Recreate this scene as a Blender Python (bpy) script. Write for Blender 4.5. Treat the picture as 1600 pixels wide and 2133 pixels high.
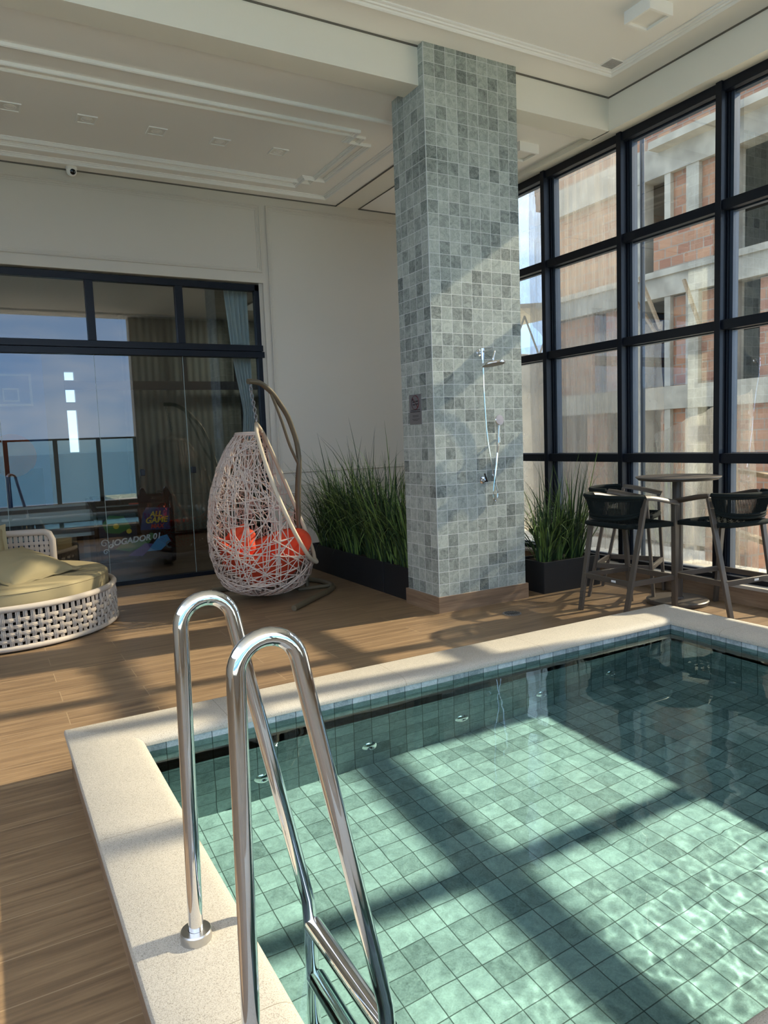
import bpy, math, random
from math import sin, cos, pi, sqrt, radians
from mathutils import Vector, Matrix, noise
for o in list(bpy.data.objects): bpy.data.objects.remove(o)
S = bpy.context.scene
COL = S.collection
# ------------------------------------------------------------------ camera
cam = bpy.data.objects.new('camera', bpy.data.cameras.new('camera')); COL.objects.link(cam)
cam.data.sensor_fit = 'VERTICAL'; cam.data.sensor_height = 32.0
cam.data.lens = 1500.2265 / 2133 * 32.0
cam.data.clip_start = .05; cam.data.clip_end = 20000
CR, CF, CU = (.8718836, -.4881996, -.0384731), (.4827111, .8699986, -.1004614), (.0825167, .0690193, .9941968)
m = Matrix([[CR[i], CU[i], -CF[i], 0] for i in range(3)] + [[0, 0, 0, 1]])
cam.matrix_world = Matrix.Translation((-3.140355, -4.789799, 1.415419)) @ m
S.camera = cam
# ------------------------------------------------------------------ colour management
S.view_settings.view_transform = 'Standard'; S.view_settings.look = 'None'
S.view_settings.gamma = 1; S.view_settings.use_curve_mapping = False
S.view_settings.exposure = 0.68
# ------------------------------------------------------------------ sky
def N(nt, t, **k):
    n = nt.nodes.new(t)
    for a, b in k.items():
        if a.startswith('i_'):
            key = a[2:]
            n.inputs[int(key) if key.isdigit() else key.replace('_', ' ')].default_value = b
        else: setattr(n, a, b)
    return n
W = bpy.data.worlds.new('sky'); S.world = W; W.use_nodes = True
nt = W.node_tree; nt.nodes.clear(); LK = nt.links.new
tc = N(nt, 'ShaderNodeTexCoord'); sx = N(nt, 'ShaderNodeSeparateXYZ'); LK(tc.outputs['Generated'], sx.inputs[0])
cr = N(nt, 'ShaderNodeValToRGB'); LK(sx.outputs['Z'], cr.inputs[0])
e = cr.color_ramp.elements
e[0].position = .0; e[0].color = (.27, .40, .55, 1); e[1].position = .9; e[1].color = (.50, .57, .70, 1)
q = e.new(.10); q.color = (.21, .35, .58, 1); q = e.new(.55); q.color = (.44, .52, .66, 1); q = e.new(.3); q.color = (.30, .40, .56, 1)
mp = N(nt, 'ShaderNodeMapping'); mp.inputs['Scale'].default_value = (1.6, 1.6, 5.5); LK(tc.outputs['Generated'], mp.inputs[0])
nz = N(nt, 'ShaderNodeTexNoise', i_Scale=2.2, i_Detail=7.0, i_Roughness=.6); LK(mp.outputs[0], nz.inputs['Vector'])
cl = N(nt, 'ShaderNodeValToRGB'); LK(nz.outputs[0], cl.inputs[0])
cl.color_ramp.elements[0].position = .48; cl.color_ramp.elements[1].position = .72
mx = N(nt, 'ShaderNodeMixRGB'); mx.inputs[2].default_value = (.56, .60, .66, 1)
ml = N(nt, 'ShaderNodeMath', operation='MULTIPLY'); ml.inputs[1].default_value = .65
LK(cl.outputs[0], ml.inputs[0]); LK(ml.outputs[0], mx.inputs[0]); LK(cr.outputs[0], mx.inputs[1])
bg = N(nt, 'ShaderNodeBackground', i_Strength=3.3); LK(mx.outputs[0], bg.inputs[0])
LK(bg.outputs[0], N(nt, 'ShaderNodeOutputWorld').inputs[0])
# ------------------------------------------------------------------ sun (through the window wall on the right)
sun = bpy.data.objects.new('sun', bpy.data.lights.new('sun', 'SUN')); COL.objects.link(sun)
sun.data.energy = 7.7; sun.data.angle = radians(1.0); sun.data.color = (1.0, .86, .64)
sun.rotation_euler = Vector((-1, .092, -.668)).to_track_quat('-Z', 'Y').to_euler()
sun.location = (12, -1, 9)
sun.data.cycles.is_caustics_light = True

# ================================================================== helpers
def srgb(h, a=1):
    c = [int(h[i:i + 2], 16) / 255 for i in (0, 2, 4)]
    return tuple((x / 12.92 if x <= .04045 else ((x + .055) / 1.055) ** 2.4) for x in c) + (a,)
class MB:
    def __init__(s): s.v = []; s.f = []; s.uv = {}
    def add(s, vs, fs, uvs=None):
        b = len(s.v); s.v += [tuple(x) for x in vs]
        for i, f in enumerate(fs):
            if uvs: s.uv[len(s.f)] = uvs[i]
            s.f.append(tuple(b + j for j in f))
        return s
    def box(s, x0, x1, y0, y1, z0, z1):
        return s.add([(x0, y0, z0), (x1, y0, z0), (x1, y1, z0), (x0, y1, z0), (x0, y0, z1), (x1, y0, z1), (x1, y1, z1), (x0, y1, z1)],
                     [(0, 3, 2, 1), (4, 5, 6, 7), (0, 1, 5, 4), (1, 2, 6, 5), (2, 3, 7, 6), (3, 0, 4, 7)])
    def obox(s, c, ax, ay, az, hx, hy, hz):
        c, ax, ay, az = (Vector(q) for q in (c, ax, ay, az))
        vs = [c + ax * (hx * i) + ay * (hy * j) + az * (hz * k) for k in (-1, 1) for i, j in ((-1, -1), (1, -1), (1, 1), (-1, 1))]
        return s.add(vs, [(0, 3, 2, 1), (4, 5, 6, 7), (0, 1, 5, 4), (1, 2, 6, 5), (2, 3, 7, 6), (3, 0, 4, 7)])
    def bar(s, a, b, w, h, up=(0, 0, 1)):
        a, b = Vector(a), Vector(b); d = (b - a); L = d.length; d.normalize()
        sd = d.cross(Vector(up)); sd.normalize(); u = sd.cross(d)
        return s.obox((a + b) / 2, d, sd, u, L / 2, w / 2, h / 2)
    def tube(s, pts, r, n=8, closed=False, caps=True, flat=1.0):
        P = [Vector(p) for p in pts]; m = len(P)
        R = list(r) if isinstance(r, (list, tuple)) else [r] * m
        T = []
        for i in range(m):
            a = P[(i - 1) % m] if (closed or i > 0) else P[i]; b = P[(i + 1) % m] if (closed or i < m - 1) else P[i]
            t = (b - a); T.append(t.normalized() if t.length > 1e-9 else Vector((0, 0, 1)))
        u = T[0].orthogonal().normalized(); vs = []
        for i in range(m):
            if i: 
                u = u - T[i] * u.dot(T[i])
                u = u.normalized() if u.length > 1e-6 else T[i].orthogonal().normalized()
            w = T[i].cross(u)
            for k in range(n):
                a = 2 * pi * k / n; vs.append(P[i] + (u * cos(a) + w * (sin(a) * flat)) * R[i])
        fs = []
        for i in range(m if closed else m - 1):
            j = (i + 1) % m
            for k in range(n):
                l = (k + 1) % n; fs.append((i * n + k, i * n + l, j * n + l, j * n + k))
        if caps and not closed: fs += [tuple(range(n))[::-1], tuple(range((m - 1) * n, m * n))]
        return s.add(vs, fs)
    def lathe(s, c, prof, n=32, ax=(0, 0, 1), cap=True):
        z = Vector(ax).normalized(); u = z.orthogonal().normalized(); w = z.cross(u); c = Vector(c); m = len(prof)
        vs = [c + z * h + (u * cos(2 * pi * k / n) + w * sin(2 * pi * k / n)) * r for r, h in prof for k in range(n)]
        fs = [(i * n + k, i * n + (k + 1) % n, (i + 1) * n + (k + 1) % n, (i + 1) * n + k) for i in range(m - 1) for k in range(n)]
        if cap: fs += [tuple(range(n))[::-1], tuple(range((m - 1) * n, m * n))]
        return s.add(vs, fs)
    def grid(s, fn, nu, nv, wrapu=False):
        vs = [fn(i / nu, j / nv) for i in range(nu if wrapu else nu + 1) for j in range(nv + 1)]
        k = nv + 1; M_ = nu if wrapu else nu + 1
        return s.add(vs, [(i * k + j, ((i + 1) % M_) * k + j, ((i + 1) % M_) * k + j + 1, i * k + j + 1) for i in range(nu) for j in range(nv)])
    def prism(s, poly, a, b, axis='z'):
        n = len(poly)
        mk = {'z': lambda p, h: (p[0], p[1], h), 'y': lambda p, h: (p[0], h, p[1]), 'x': lambda p, h: (h, p[0], p[1])}[axis]
        return s.add([mk(p, a) for p in poly] + [mk(p, b) for p in poly],
                     [tuple(range(n))[::-1], tuple(range(n, 2 * n))] + [(i, (i + 1) % n, n + (i + 1) % n, n + i) for i in range(n)])
    def ringframe(s, inner, outer, prof):
        # inner/outer = (x0,x1,y0,y1); prof = [(t,z)] closed section, mitred corners, UV runs along each side
        def rc(t): return [inner[i] + (outer[i] - inner[i]) * t for i in range(4)]
        m = len(prof)
        for sd in range(4):
            vs = []
            for t, z in prof:
                x0, x1, y0, y1 = rc(t); C4 = [(x0, y0), (x1, y0), (x1, y1), (x0, y1)]
                a, b = C4[sd], C4[(sd + 1) % 4]; vs += [(a[0], a[1], z), (b[0], b[1], z)]
            fs = [(2 * i, 2 * ((i + 1) % m), 2 * ((i + 1) % m) + 1, 2 * i + 1) for i in range(m)]
            uvs = []
            ai = 0 if sd in (0, 2) else 1
            for f in fs: uvs.append([(vs[j][ai] + sd * .2, vs[j][1 - ai] + vs[j][2]) for j in f])
            s.add(vs, fs, uvs)
        return s
    def build(s, name, mat, parent=None, smooth=True, angle=.7, bevel=0, local=False, sub=0):
        off = Vector((0, 0, 0))
        if parent is not None and not local:
            p = parent
            while p is not None: off += p.location; p = p.parent
        me = bpy.data.meshes.new(name); me.from_pydata([Vector(v) - off for v in s.v] if off.length else s.v, [], s.f)
        uv = me.uv_layers.new(name='UVMap').data
        for i, pl in enumerate(me.polygons):
            if i in s.uv:
                for k, li in enumerate(pl.loop_indices): uv[li].uv = s.uv[i][k]
                continue
            n = pl.normal; a = max(range(3), key=lambda q: abs(n[q]))
            for li in pl.loop_indices:
                v = s.v[me.loops[li].vertex_index]
                uv[li].uv = (v[1], v[2]) if a == 0 else (v[0], v[2]) if a == 1 else (v[0], v[1])
        if smooth:
            me.polygons.foreach_set('use_smooth', [True] * len(me.polygons)); me.set_sharp_from_angle(angle=angle)
        me.materials.append(mat)
        o = bpy.data.objects.new(name, me); COL.objects.link(o); o.parent = parent
        if bevel:
            b = o.modifiers.new('bevel', 'BEVEL'); b.width = bevel; b.segments = 2; b.limit_method = 'ANGLE'
        if sub:
            b = o.modifiers.new('sub', 'SUBSURF'); b.levels = sub; b.render_levels = sub
        return o
def tag(o, label=None, cat=None, group=None, kind=None):
    for k, v in (('label', label), ('category', cat), ('group', group), ('kind', kind)):
        if v: o[k] = v
    return o
def thing(name, loc, label, cat, rz=0, group=None, kind=None):
    o = bpy.data.objects.new(name, None); COL.objects.link(o); o.location = loc; o.rotation_euler = (0, 0, rz)
    o.empty_display_size = .1
    return tag(o, label, cat, group, kind)
def struct(name, mb, mat, parent=None, **k):
    o = mb.build(name, mat, parent, **k)
    if parent is None: o['kind'] = 'structure'
    return o
def copy_tree(o, parent=None):
    c = o.copy(); COL.objects.link(c); c.parent = parent
    for ch in list(o.children): copy_tree(ch, c)
    return c
rnd = random.Random(7)
def lerp(a, b, t): return a + (b - a) * t
def interp(tab, x):
    if x <= tab[0][0]: return tab[0][1]
    for (a, b), (c, d) in zip(tab, tab[1:]):
        if x <= c: return lerp(b, d, (x - a) / (c - a))
    return tab[-1][1]
def smoothpath(pts, k=6):
    P = [Vector(p) for p in pts]; out = []
    for i in range(len(P) - 1):
        p0 = P[max(i - 1, 0)]; p1 = P[i]; p2 = P[i + 1]; p3 = P[min(i + 2, len(P) - 1)]
        for j in range(k):
            t = j / k
            out.append(.5 * ((2 * p1) + (p2 - p0) * t + (2 * p0 - 5 * p1 + 4 * p2 - p3) * t * t + (3 * p1 - p0 - 3 * p2 + p3) * t ** 3))
    return out + [P[-1]]
# ================================================================== materials
def newmat(name):
    M_ = bpy.data.materials.new(name); M_.use_nodes = True; nt = M_.node_tree; nt.nodes.clear()
    out = N(nt, 'ShaderNodeOutputMaterial'); return M_, nt, out
def pbr(name, col, rough=.5, metal=0, spec=.5, bump=0, bscale=60, noise_amt=0, nscale=8, stretch=None, sheen=0, emit=None, es=0):
    M_, nt, out = newmat(name); L = nt.links.new
    b = N(nt, 'ShaderNodeBsdfPrincipled'); L(b.outputs[0], out.inputs[0])
    b.inputs['Base Color'].default_value = col; b.inputs['Roughness'].default_value = rough
    b.inputs['Metallic'].default_value = metal; b.inputs['Specular IOR Level'].default_value = spec
    if emit: b.inputs['Emission Color'].default_value = emit; b.inputs['Emission Strength'].default_value = es
    if bump or noise_amt:
        tc = N(nt, 'ShaderNodeTexCoord'); mp = N(nt, 'ShaderNodeMapping'); L(tc.outputs['Object'], mp.inputs[0])
        if stretch: mp.inputs['Scale'].default_value = stretch
    if noise_amt:
        n = N(nt, 'ShaderNodeTexNoise', i_Scale=nscale, i_Detail=5.0); L(mp.outputs[0], n.inputs['Vector'])
        r = N(nt, 'ShaderNodeMapRange'); r.inputs[3].default_value = 1 - noise_amt; r.inputs[4].default_value = 1 + noise_amt; r.inputs[1].default_value = .3; r.inputs[2].default_value = .7
        L(n.outputs[0], r.inputs[0])
        h = N(nt, 'ShaderNodeVectorMath', operation='SCALE'); h.inputs[0].default_value = col[:3]; L(r.outputs[0], h.inputs['Scale'])
        L(h.outputs[0], b.inputs['Base Color'])
    if bump:
        n = N(nt, 'ShaderNodeTexNoise', i_Scale=bscale, i_Detail=4.0); L(mp.outputs[0], n.inputs['Vector'])
        bp = N(nt, 'ShaderNodeBump', i_Strength=bump, i_Distance=.004); L(n.outputs[0], bp.inputs['Height']); L(bp.outputs[0], b.inputs['Normal'])
    return M_
def tile_mat(name, cA, cB, grout, off=(0, 0), pitch=.1, gw=.0026, vein=1.0, rough=.55, ex=.55):
    """square stone tiles laid on the UV grid (metres), each with its own tone"""
    M_, nt, out = newmat(name); L = nt.links.new
    b = N(nt, 'ShaderNodeBsdfPrincipled', i_Roughness=rough); L(b.outputs[0], out.inputs[0])
    uv = N(nt, 'ShaderNodeUVMap'); mp = N(nt, 'ShaderNodeMapping'); L(uv.outputs[0], mp.inputs[0])
    mp.inputs['Location'].default_value = (-off[0] / pitch, -off[1] / pitch, 0); mp.inputs['Scale'].default_value = (1 / pitch, 1 / pitch, 1)
    fl = N(nt, 'ShaderNodeVectorMath', operation='FLOOR'); L(mp.outputs[0], fl.inputs[0])
    fr = N(nt, 'ShaderNodeVectorMath', operation='FRACTION'); L(mp.outputs[0], fr.inputs[0])
    wn = N(nt, 'ShaderNodeTexWhiteNoise', noise_dimensions='3D'); L(fl.outputs[0], wn.inputs['Vector'])
    # distance to tile edge
    s1 = N(nt, 'ShaderNodeVectorMath', operation='SUBTRACT'); L(fr.outputs[0], s1.inputs[0]); s1.inputs[1].default_value = (.5, .5, 0)
    ab = N(nt, 'ShaderNodeVectorMath', operation='ABSOLUTE'); L(s1.outputs[0], ab.inputs[0])
    sp = N(nt, 'ShaderNodeSeparateXYZ'); L(ab.outputs[0], sp.inputs[0])
    mxx = N(nt, 'ShaderNodeMath', operation='MAXIMUM'); L(sp.outputs[0], mxx.inputs[0]); L(sp.outputs[1], mxx.inputs[1])
    g = N(nt, 'ShaderNodeMapRange'); g.inputs[1].default_value = .5 - gw / pitch; g.inputs[2].default_value = .5 - gw / pitch * .45; L(mxx.outputs[0], g.inputs[0])
    # veins: per tile shifted, swirly noise
    ad = N(nt, 'ShaderNodeVectorMath', operation='MULTIPLY_ADD'); L(wn.outputs['Color'], ad.inputs[0]); ad.inputs[1].default_value = (37, 29, 17); L(mp.outputs[0], ad.inputs[2])
    n1 = N(nt, 'ShaderNodeTexNoise', i_Scale=1.5, i_Detail=8.0, i_Roughness=.68, i_Distortion=1.6); L(ad.outputs[0], n1.inputs['Vector'])
    n2 = N(nt, 'ShaderNodeTexNoise', i_Scale=15.0, i_Detail=6.0, i_Roughness=.8); L(ad.outputs[0], n2.inputs['Vector'])
    t1 = N(nt, 'ShaderNodeMapRange'); t1.inputs[1].default_value = .33; t1.inputs[2].default_value = .68; L(n1.outputs[0], t1.inputs[0])
    pw = N(nt, 'ShaderNodeMath', operation='POWER'); L(wn.outputs['Value'], pw.inputs[0]); pw.inputs[1].default_value = ex
    a1 = N(nt, 'ShaderNodeMath', operation='MULTIPLY_ADD'); L(t1.outputs[0], a1.inputs[0]); a1.inputs[1].default_value = .42 * vein
    a2 = N(nt, 'ShaderNodeMath', operation='MULTIPLY_ADD'); L(pw.outputs[0], a2.inputs[0]); a2.inputs[1].default_value = .62
    a3 = N(nt, 'ShaderNodeMath', operation='MULTIPLY_ADD'); L(n2.outputs[0], a3.inputs[0]); a3.inputs[1].default_value = 1.1 * vein; a3.inputs[2].default_value = -.58 * vein
    L(a3.outputs[0], a2.inputs[2]); L(a2.outputs[0], a1.inputs[2])
    mc = N(nt, 'ShaderNodeMixRGB'); mc.inputs[1].default_value = cA; mc.inputs[2].default_value = cB; L(a1.outputs[0], mc.inputs[0])
    mg = N(nt, 'ShaderNodeMixRGB'); mg.inputs[2].default_value = grout; L(g.outputs[0], mg.inputs[0]); L(mc.outputs[0], mg.inputs[1])
    L(mg.outputs[0], b.inputs['Base Color'])
    hh = N(nt, 'ShaderNodeMath', operation='SUBTRACT'); L(n2.outputs[0], hh.inputs[0]); L(g.outputs[0], hh.inputs[1])
    bp = N(nt, 'ShaderNodeBump', i_Strength=.35, i_Distance=.0025); L(hh.outputs[0], bp.inputs['Height']); L(bp.outputs[0], b.inputs['Normal'])
    return M_
def wood_tile(name, cols, width=.2, length=1.2, joint=.0022, rough=.45, jcol=None, grain=1.0):
    """wood-look porcelain planks along U"""
    M_, nt, out = newmat(name); L = nt.links.new
    b = N(nt, 'ShaderNodeBsdfPrincipled', i_Roughness=rough); L(b.outputs[0], out.inputs[0])
    uv = N(nt, 'ShaderNodeUVMap')
    br = N(nt, 'ShaderNodeTexBrick', offset=.37, offset_frequency=2)
    br.inputs['Scale'].default_value = 1; br.inputs['Mortar Size'].default_value = joint; br.inputs['Mortar Smooth'].default_value = .2
    br.inputs['Brick Width'].default_value = length; br.inputs['Row Height'].default_value = width
    br.inputs['Color1'].default_value = (0, 0, 0, 1); br.inputs['Color2'].default_value = (1, 1, 1, 1); br.inputs['Mortar'].default_value = (.5, .5, .5, 1)
    L(uv.outputs[0], br.inputs['Vector'])
    bc = N(nt, 'ShaderNodeVectorMath', operation='MULTIPLY_ADD'); bc.inputs[1].default_value = (13.0, 7.0, 5.0)
    L(br.outputs['Color'], bc.inputs[0]); L(uv.outputs[0], bc.inputs[2])
    mp = N(nt, 'ShaderNodeMapping'); mp.inputs['Scale'].default_value = (1.1, 22, 1); L(bc.outputs[0], mp.inputs[0])
    n1 = N(nt, 'ShaderNodeTexNoise', i_Scale=1.6, i_Detail=9.0, i_Roughness=.62, i_Distortion=.9); L(mp.outputs[0], n1.inputs['Vector'])
    mp2 = N(nt, 'ShaderNodeMapping'); mp2.inputs['Scale'].default_value = (.7, 5, 1); L(bc.outputs[0], mp2.inputs[0])
    n2 = N(nt, 'ShaderNodeTexNoise', i_Scale=1.4, i_Detail=4.0, i_Distortion=1.8); L(mp2.outputs[0], n2.inputs['Vector'])
    r = N(nt, 'ShaderNodeValToRGB'); el = r.color_ramp.elements
    el[0].position = .30; el[0].color = cols[0]; el[1].position = .70; el[1].color = cols[2]; k = el.new(.5); k.color = cols[1]
    mm = N(nt, 'ShaderNodeMath', operation='MULTIPLY_ADD'); L(n1.outputs[0], mm.inputs[0]); mm.inputs[1].default_value = .75 * grain
    m2 = N(nt, 'ShaderNodeMath', operation='MULTIPLY_ADD'); L(n2.outputs[0], m2.inputs[0]); m2.inputs[1].default_value = .35; m2.inputs[2].default_value = -.05 + .375 * (1 - grain)
    L(m2.outputs[0], mm.inputs[2]); L(mm.outputs[0], r.inputs[0])
    mj = N(nt, 'ShaderNodeMixRGB'); mj.inputs[2].default_value = jcol or cols[2]; L(br.outputs['Fac'], mj.inputs[0]); L(r.outputs[0], mj.inputs[1])
    L(mj.outputs[0], b.inputs['Base Color'])
    bp = N(nt, 'ShaderNodeBump', i_Strength=.12, i_Distance=.002); L(n1.outputs[0], bp.inputs['Height']); L(bp.outputs[0], b.inputs['Normal'])
    return M_
def granite_mat():
    M_, nt, out = newmat('flamed_granite'); L = nt.links.new
    b = N(nt, 'ShaderNodeBsdfPrincipled', i_Roughness=.75); L(b.outputs[0], out.inputs[0])
    tc = N(nt, 'ShaderNodeTexCoord')
    n1 = N(nt, 'ShaderNodeTexNoise', i_Scale=340.0, i_Detail=3.0, i_Roughness=.75); L(tc.outputs['Object'], n1.inputs['Vector'])
    n2 = N(nt, 'ShaderNodeTexNoise', i_Scale=6.0, i_Detail=4.0); L(tc.outputs['Object'], n2.inputs['Vector'])
    r = N(nt, 'ShaderNodeValToRGB'); el = r.color_ramp.elements; L(n1.outputs[0], r.inputs[0])
    el[0].position = .33; el[0].color = srgb('7C7468'); el[1].position = .62; el[1].color = srgb('BFB8AC')
    k = el.new(.43); k.color = srgb('AAA296'); k = el.new(.52); k.color = srgb('B7AFA3')
    mr = N(nt, 'ShaderNodeMapRange'); mr.inputs[3].default_value = .9; mr.inputs[4].default_value = 1.08; L(n2.outputs[0], mr.inputs[0])
    sc = N(nt, 'ShaderNodeVectorMath', operation='SCALE'); L(r.outputs[0], sc.inputs[0]); L(mr.outputs[0], sc.inputs['Scale'])
    uv = N(nt, 'ShaderNodeUVMap'); sp = N(nt, 'ShaderNodeSeparateXYZ'); L(uv.outputs[0], sp.inputs[0])
    dv = N(nt, 'ShaderNodeMath', operation='MULTIPLY_ADD'); L(sp.outputs[0], dv.inputs[0]); dv.inputs[1].default_value = 1 / .92; dv.inputs[2].default_value = .02
    fr = N(nt, 'ShaderNodeMath', operation='FRACT'); L(dv.outputs[0], fr.inputs[0])
    lt = N(nt, 'ShaderNodeMath', operation='LESS_THAN'); L(fr.outputs[0], lt.inputs[0]); lt.inputs[1].default_value = .0022
    mj = N(nt, 'ShaderNodeMixRGB'); mj.inputs[2].default_value = srgb('857B6C'); L(lt.outputs[0], mj.inputs[0]); L(sc.outputs[0], mj.inputs[1])
    L(mj.outputs[0], b.inputs['Base Color'])
    bp = N(nt, 'ShaderNodeBump', i_Strength=.35, i_Distance=.0015); L(n1.outputs[0], bp.inputs['Height']); L(bp.outputs[0], b.inputs['Normal'])
    return M_
def pane_mat(name, tint, boost=1.0, base=0.0):
    """thin architectural glass: transparent with a Fresnel reflection on its outer faces"""
    M_, nt, out = newmat(name); L = nt.links.new
    t = N(nt, 'ShaderNodeBsdfTransparent'); t.inputs[0].default_value = tint
    g = N(nt, 'ShaderNodeBsdfGlossy'); g.inputs['Roughness'].default_value = 0.0
    f = N(nt, 'ShaderNodeFresnel', i_IOR=1.5); ge = N(nt, 'ShaderNodeNewGeometry')
    k = N(nt, 'ShaderNodeMath', operation='MULTIPLY_ADD'); k.inputs[1].default_value = boost; k.inputs[2].default_value = base; k.use_clamp = True; L(f.outputs[0], k.inputs[0])
    iv = N(nt, 'ShaderNodeMath', operation='SUBTRACT'); iv.inputs[0].default_value = 1; L(ge.outputs['Backfacing'], iv.inputs[1])
    m2 = N(nt, 'ShaderNodeMath', operation='MULTIPLY'); L(k.outputs[0], m2.inputs[0]); L(iv.outputs[0], m2.inputs[1])
    mx = N(nt, 'ShaderNodeMixShader'); L(m2.outputs[0], mx.inputs[0]); L(t.outputs[0], mx.inputs[1]); L(g.outputs[0], mx.inputs[2]); L(mx.outputs[0], out.inputs[0])
    return M_
def sheet_mat(name, col, opac, streak=(30, 30, .6)):
    """dusty see-through plastic film / netting"""
    M_, nt, out = newmat(name); L = nt.links.new
    tc = N(nt, 'ShaderNodeTexCoord'); mp = N(nt, 'ShaderNodeMapping'); mp.inputs['Scale'].default_value = streak; L(tc.outputs['Object'], mp.inputs[0])
    n = N(nt, 'ShaderNodeTexNoise', i_Scale=1.0, i_Detail=5.0, i_Roughness=.6); L(mp.outputs[0], n.inputs['Vector'])
    r = N(nt, 'ShaderNodeMapRange'); r.inputs[1].default_value = .35; r.inputs[2].default_value = .65; r.inputs[3].default_value = opac * .75; r.inputs[4].default_value = min(1, opac * 1.3); L(n.outputs[0], r.inputs[0])
    t = N(nt, 'ShaderNodeBsdfTransparent'); d = N(nt, 'ShaderNodeBsdfDiffuse'); d.inputs[0].default_value = col
    tl = N(nt, 'ShaderNodeBsdfTranslucent'); tl.inputs[0].default_value = col
    m1 = N(nt, 'ShaderNodeMixShader'); m1.inputs[0].default_value = .5; L(d.outputs[0], m1.inputs[1]); L(tl.outputs[0], m1.inputs[2])
    mx = N(nt, 'ShaderNodeMixShader'); L(r.outputs[0], mx.inputs[0]); L(t.outputs[0], mx.inputs[1]); L(m1.outputs[0], mx.inputs[2]); L(mx.outputs[0], out.inputs[0])
    return M_
def water_mat():
    M_, nt, out = newmat('pool_water'); L = nt.links.new
    r = N(nt, 'ShaderNodeBsdfGlass', i_IOR=1.333); r.inputs['Roughness'].default_value = 0; r.inputs['Color'].default_value = (.76, .925, .925, 1)
    L(r.outputs[0], out.inputs[0])
    return M_
def brick_mat(name, c1, c2, mortar, bw=.29, rh=.19):
    M_, nt, out = newmat(name); L = nt.links.new
    b = N(nt, 'ShaderNodeBsdfPrincipled', i_Roughness=.9); L(b.outputs[0], out.inputs[0])
    uv = N(nt, 'ShaderNodeUVMap'); br = N(nt, 'ShaderNodeTexBrick'); L(uv.outputs[0], br.inputs['Vector'])
    for k, v in (('Color1', c1), ('Color2', c2), ('Mortar', mortar), ('Scale', 1), ('Mortar Size', .012), ('Brick Width', bw), ('Row Height', rh), ('Bias', -.1)): br.inputs[k].default_value = v
    n = N(nt, 'ShaderNodeTexNoise', i_Scale=2.5, i_Detail=6.0); L(uv.outputs[0], n.inputs['Vector'])
    mr = N(nt, 'ShaderNodeMapRange'); mr.inputs[3].default_value = .7; mr.inputs[4].default_value = 1.3; L(n.outputs[0], mr.inputs[0])
    sc = N(nt, 'ShaderNodeVectorMath', operation='SCALE'); L(br.outputs['Color'], sc.inputs[0]); L(mr.outputs[0], sc.inputs['Scale']); L(sc.outputs[0], b.inputs['Base Color'])
    return M_
M = {}
M['wall'] = pbr('wall_paint', srgb('CCC2B2'), .85, bump=.12, bscale=240)
M['beam'] = pbr('beam_paint', srgb('EAE4D6'), .85, bump=.1, bscale=240)
M['ceiling'] = pbr('ceiling_paint', srgb('F6F1E9'), .9)
M['trim'] = pbr('white_moulding', srgb('F6F3EC'), .7)
M['frame'] = pbr('dark_aluminium', srgb('0F131C'), .4, metal=.0, spec=.28)
M['sash'] = pbr('grey_aluminium', srgb('39424E'), .4, metal=.1)
M['deck'] = wood_tile('wood_look_deck', [srgb('634F3C'), srgb('826A50'), srgb('9C8263')], jcol=srgb('9E876A'))
M['board'] = wood_tile('wood_look_skirting', [srgb('6C5644'), srgb('8B725B'), srgb('A48A70')], width=5, length=6, grain=.9)
M['indoor'] = wood_tile('dark_indoor_planks', [srgb('3E2F24'), srgb('5A4635'), srgb('6E5845')], jcol=srgb('2A2018'))
M['granite'] = granite_mat()
TA, TB = srgb('4B524F'), srgb('BDC3B8')
M['tile'] = tile_mat('grey_green_stone_tile', TA, TB, srgb('D6D9D6'), off=(0, .13), vein=1.25)
PA, PB = srgb('4A5859'), srgb('98A8A8')
M['poolx'] = tile_mat('pool_wall_tile_x', PA, PB, srgb('2F3B3A'), off=(.658, .158), vein=1.1, gw=.0025, ex=.6)
M['pooly'] = tile_mat('pool_wall_tile_y', PA, PB, srgb('2F3B3A'), off=(-1.6955, .158), vein=1.1, gw=.0025, ex=.6)
M['poolf'] = tile_mat('pool_floor_tile', PA, PB, srgb('2F3B3A'), off=(.658, -1.6955), vein=1.1, gw=.0025, ex=.6)
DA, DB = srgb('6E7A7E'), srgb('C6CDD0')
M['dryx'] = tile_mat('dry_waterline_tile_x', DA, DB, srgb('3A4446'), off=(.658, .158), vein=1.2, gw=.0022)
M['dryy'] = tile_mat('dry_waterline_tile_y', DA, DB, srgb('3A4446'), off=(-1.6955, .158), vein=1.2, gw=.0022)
M['pane'] = pane_mat('window_glass', (.95, .97, .96, 1), 1.5, .22)
M['doorglass'] = pane_mat('tinted_door_glass', (.76, .80, .79, 1), 2.2, .04)
M['railglass'] = pane_mat('guard_glass', (.80, .90, .88, 1), 1.3)
M['water'] = water_mat()
M['chrome'] = pbr('polished_steel', (.78, .78, .80, 1), .05, metal=1)
M['chromeb'] = pbr('chrome_plate', (.85, .86, .88, 1), .1, metal=1)
M['satin'] = pbr('satin_steel', (.55, .54, .53, 1), .28, metal=1)
M['brushed'] = pbr('brushed_plate', srgb('8E8A88'), .45, metal=.6)
M['black'] = pbr('black_plastic', srgb('121316'), .45)
M['planter'] = pbr('black_fibre_planter', srgb('1B1B1D'), .55, bump=.1, bscale=120)
M['soil'] = pbr('planter_soil', srgb('3B2E22'), .95, bump=1, bscale=50, noise_amt=.5, nscale=40)
M['rope'] = pbr('beige_rope', srgb('C2B5A8'), .85, bump=.9, bscale=420)
M['rattan'] = pbr('off_white_synthetic_rattan', srgb('CBB8AA'), .6)
M['rim'] = pbr('cream_wound_rim', srgb('D2C2AA'), .65, bump=.5, bscale=160)
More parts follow.
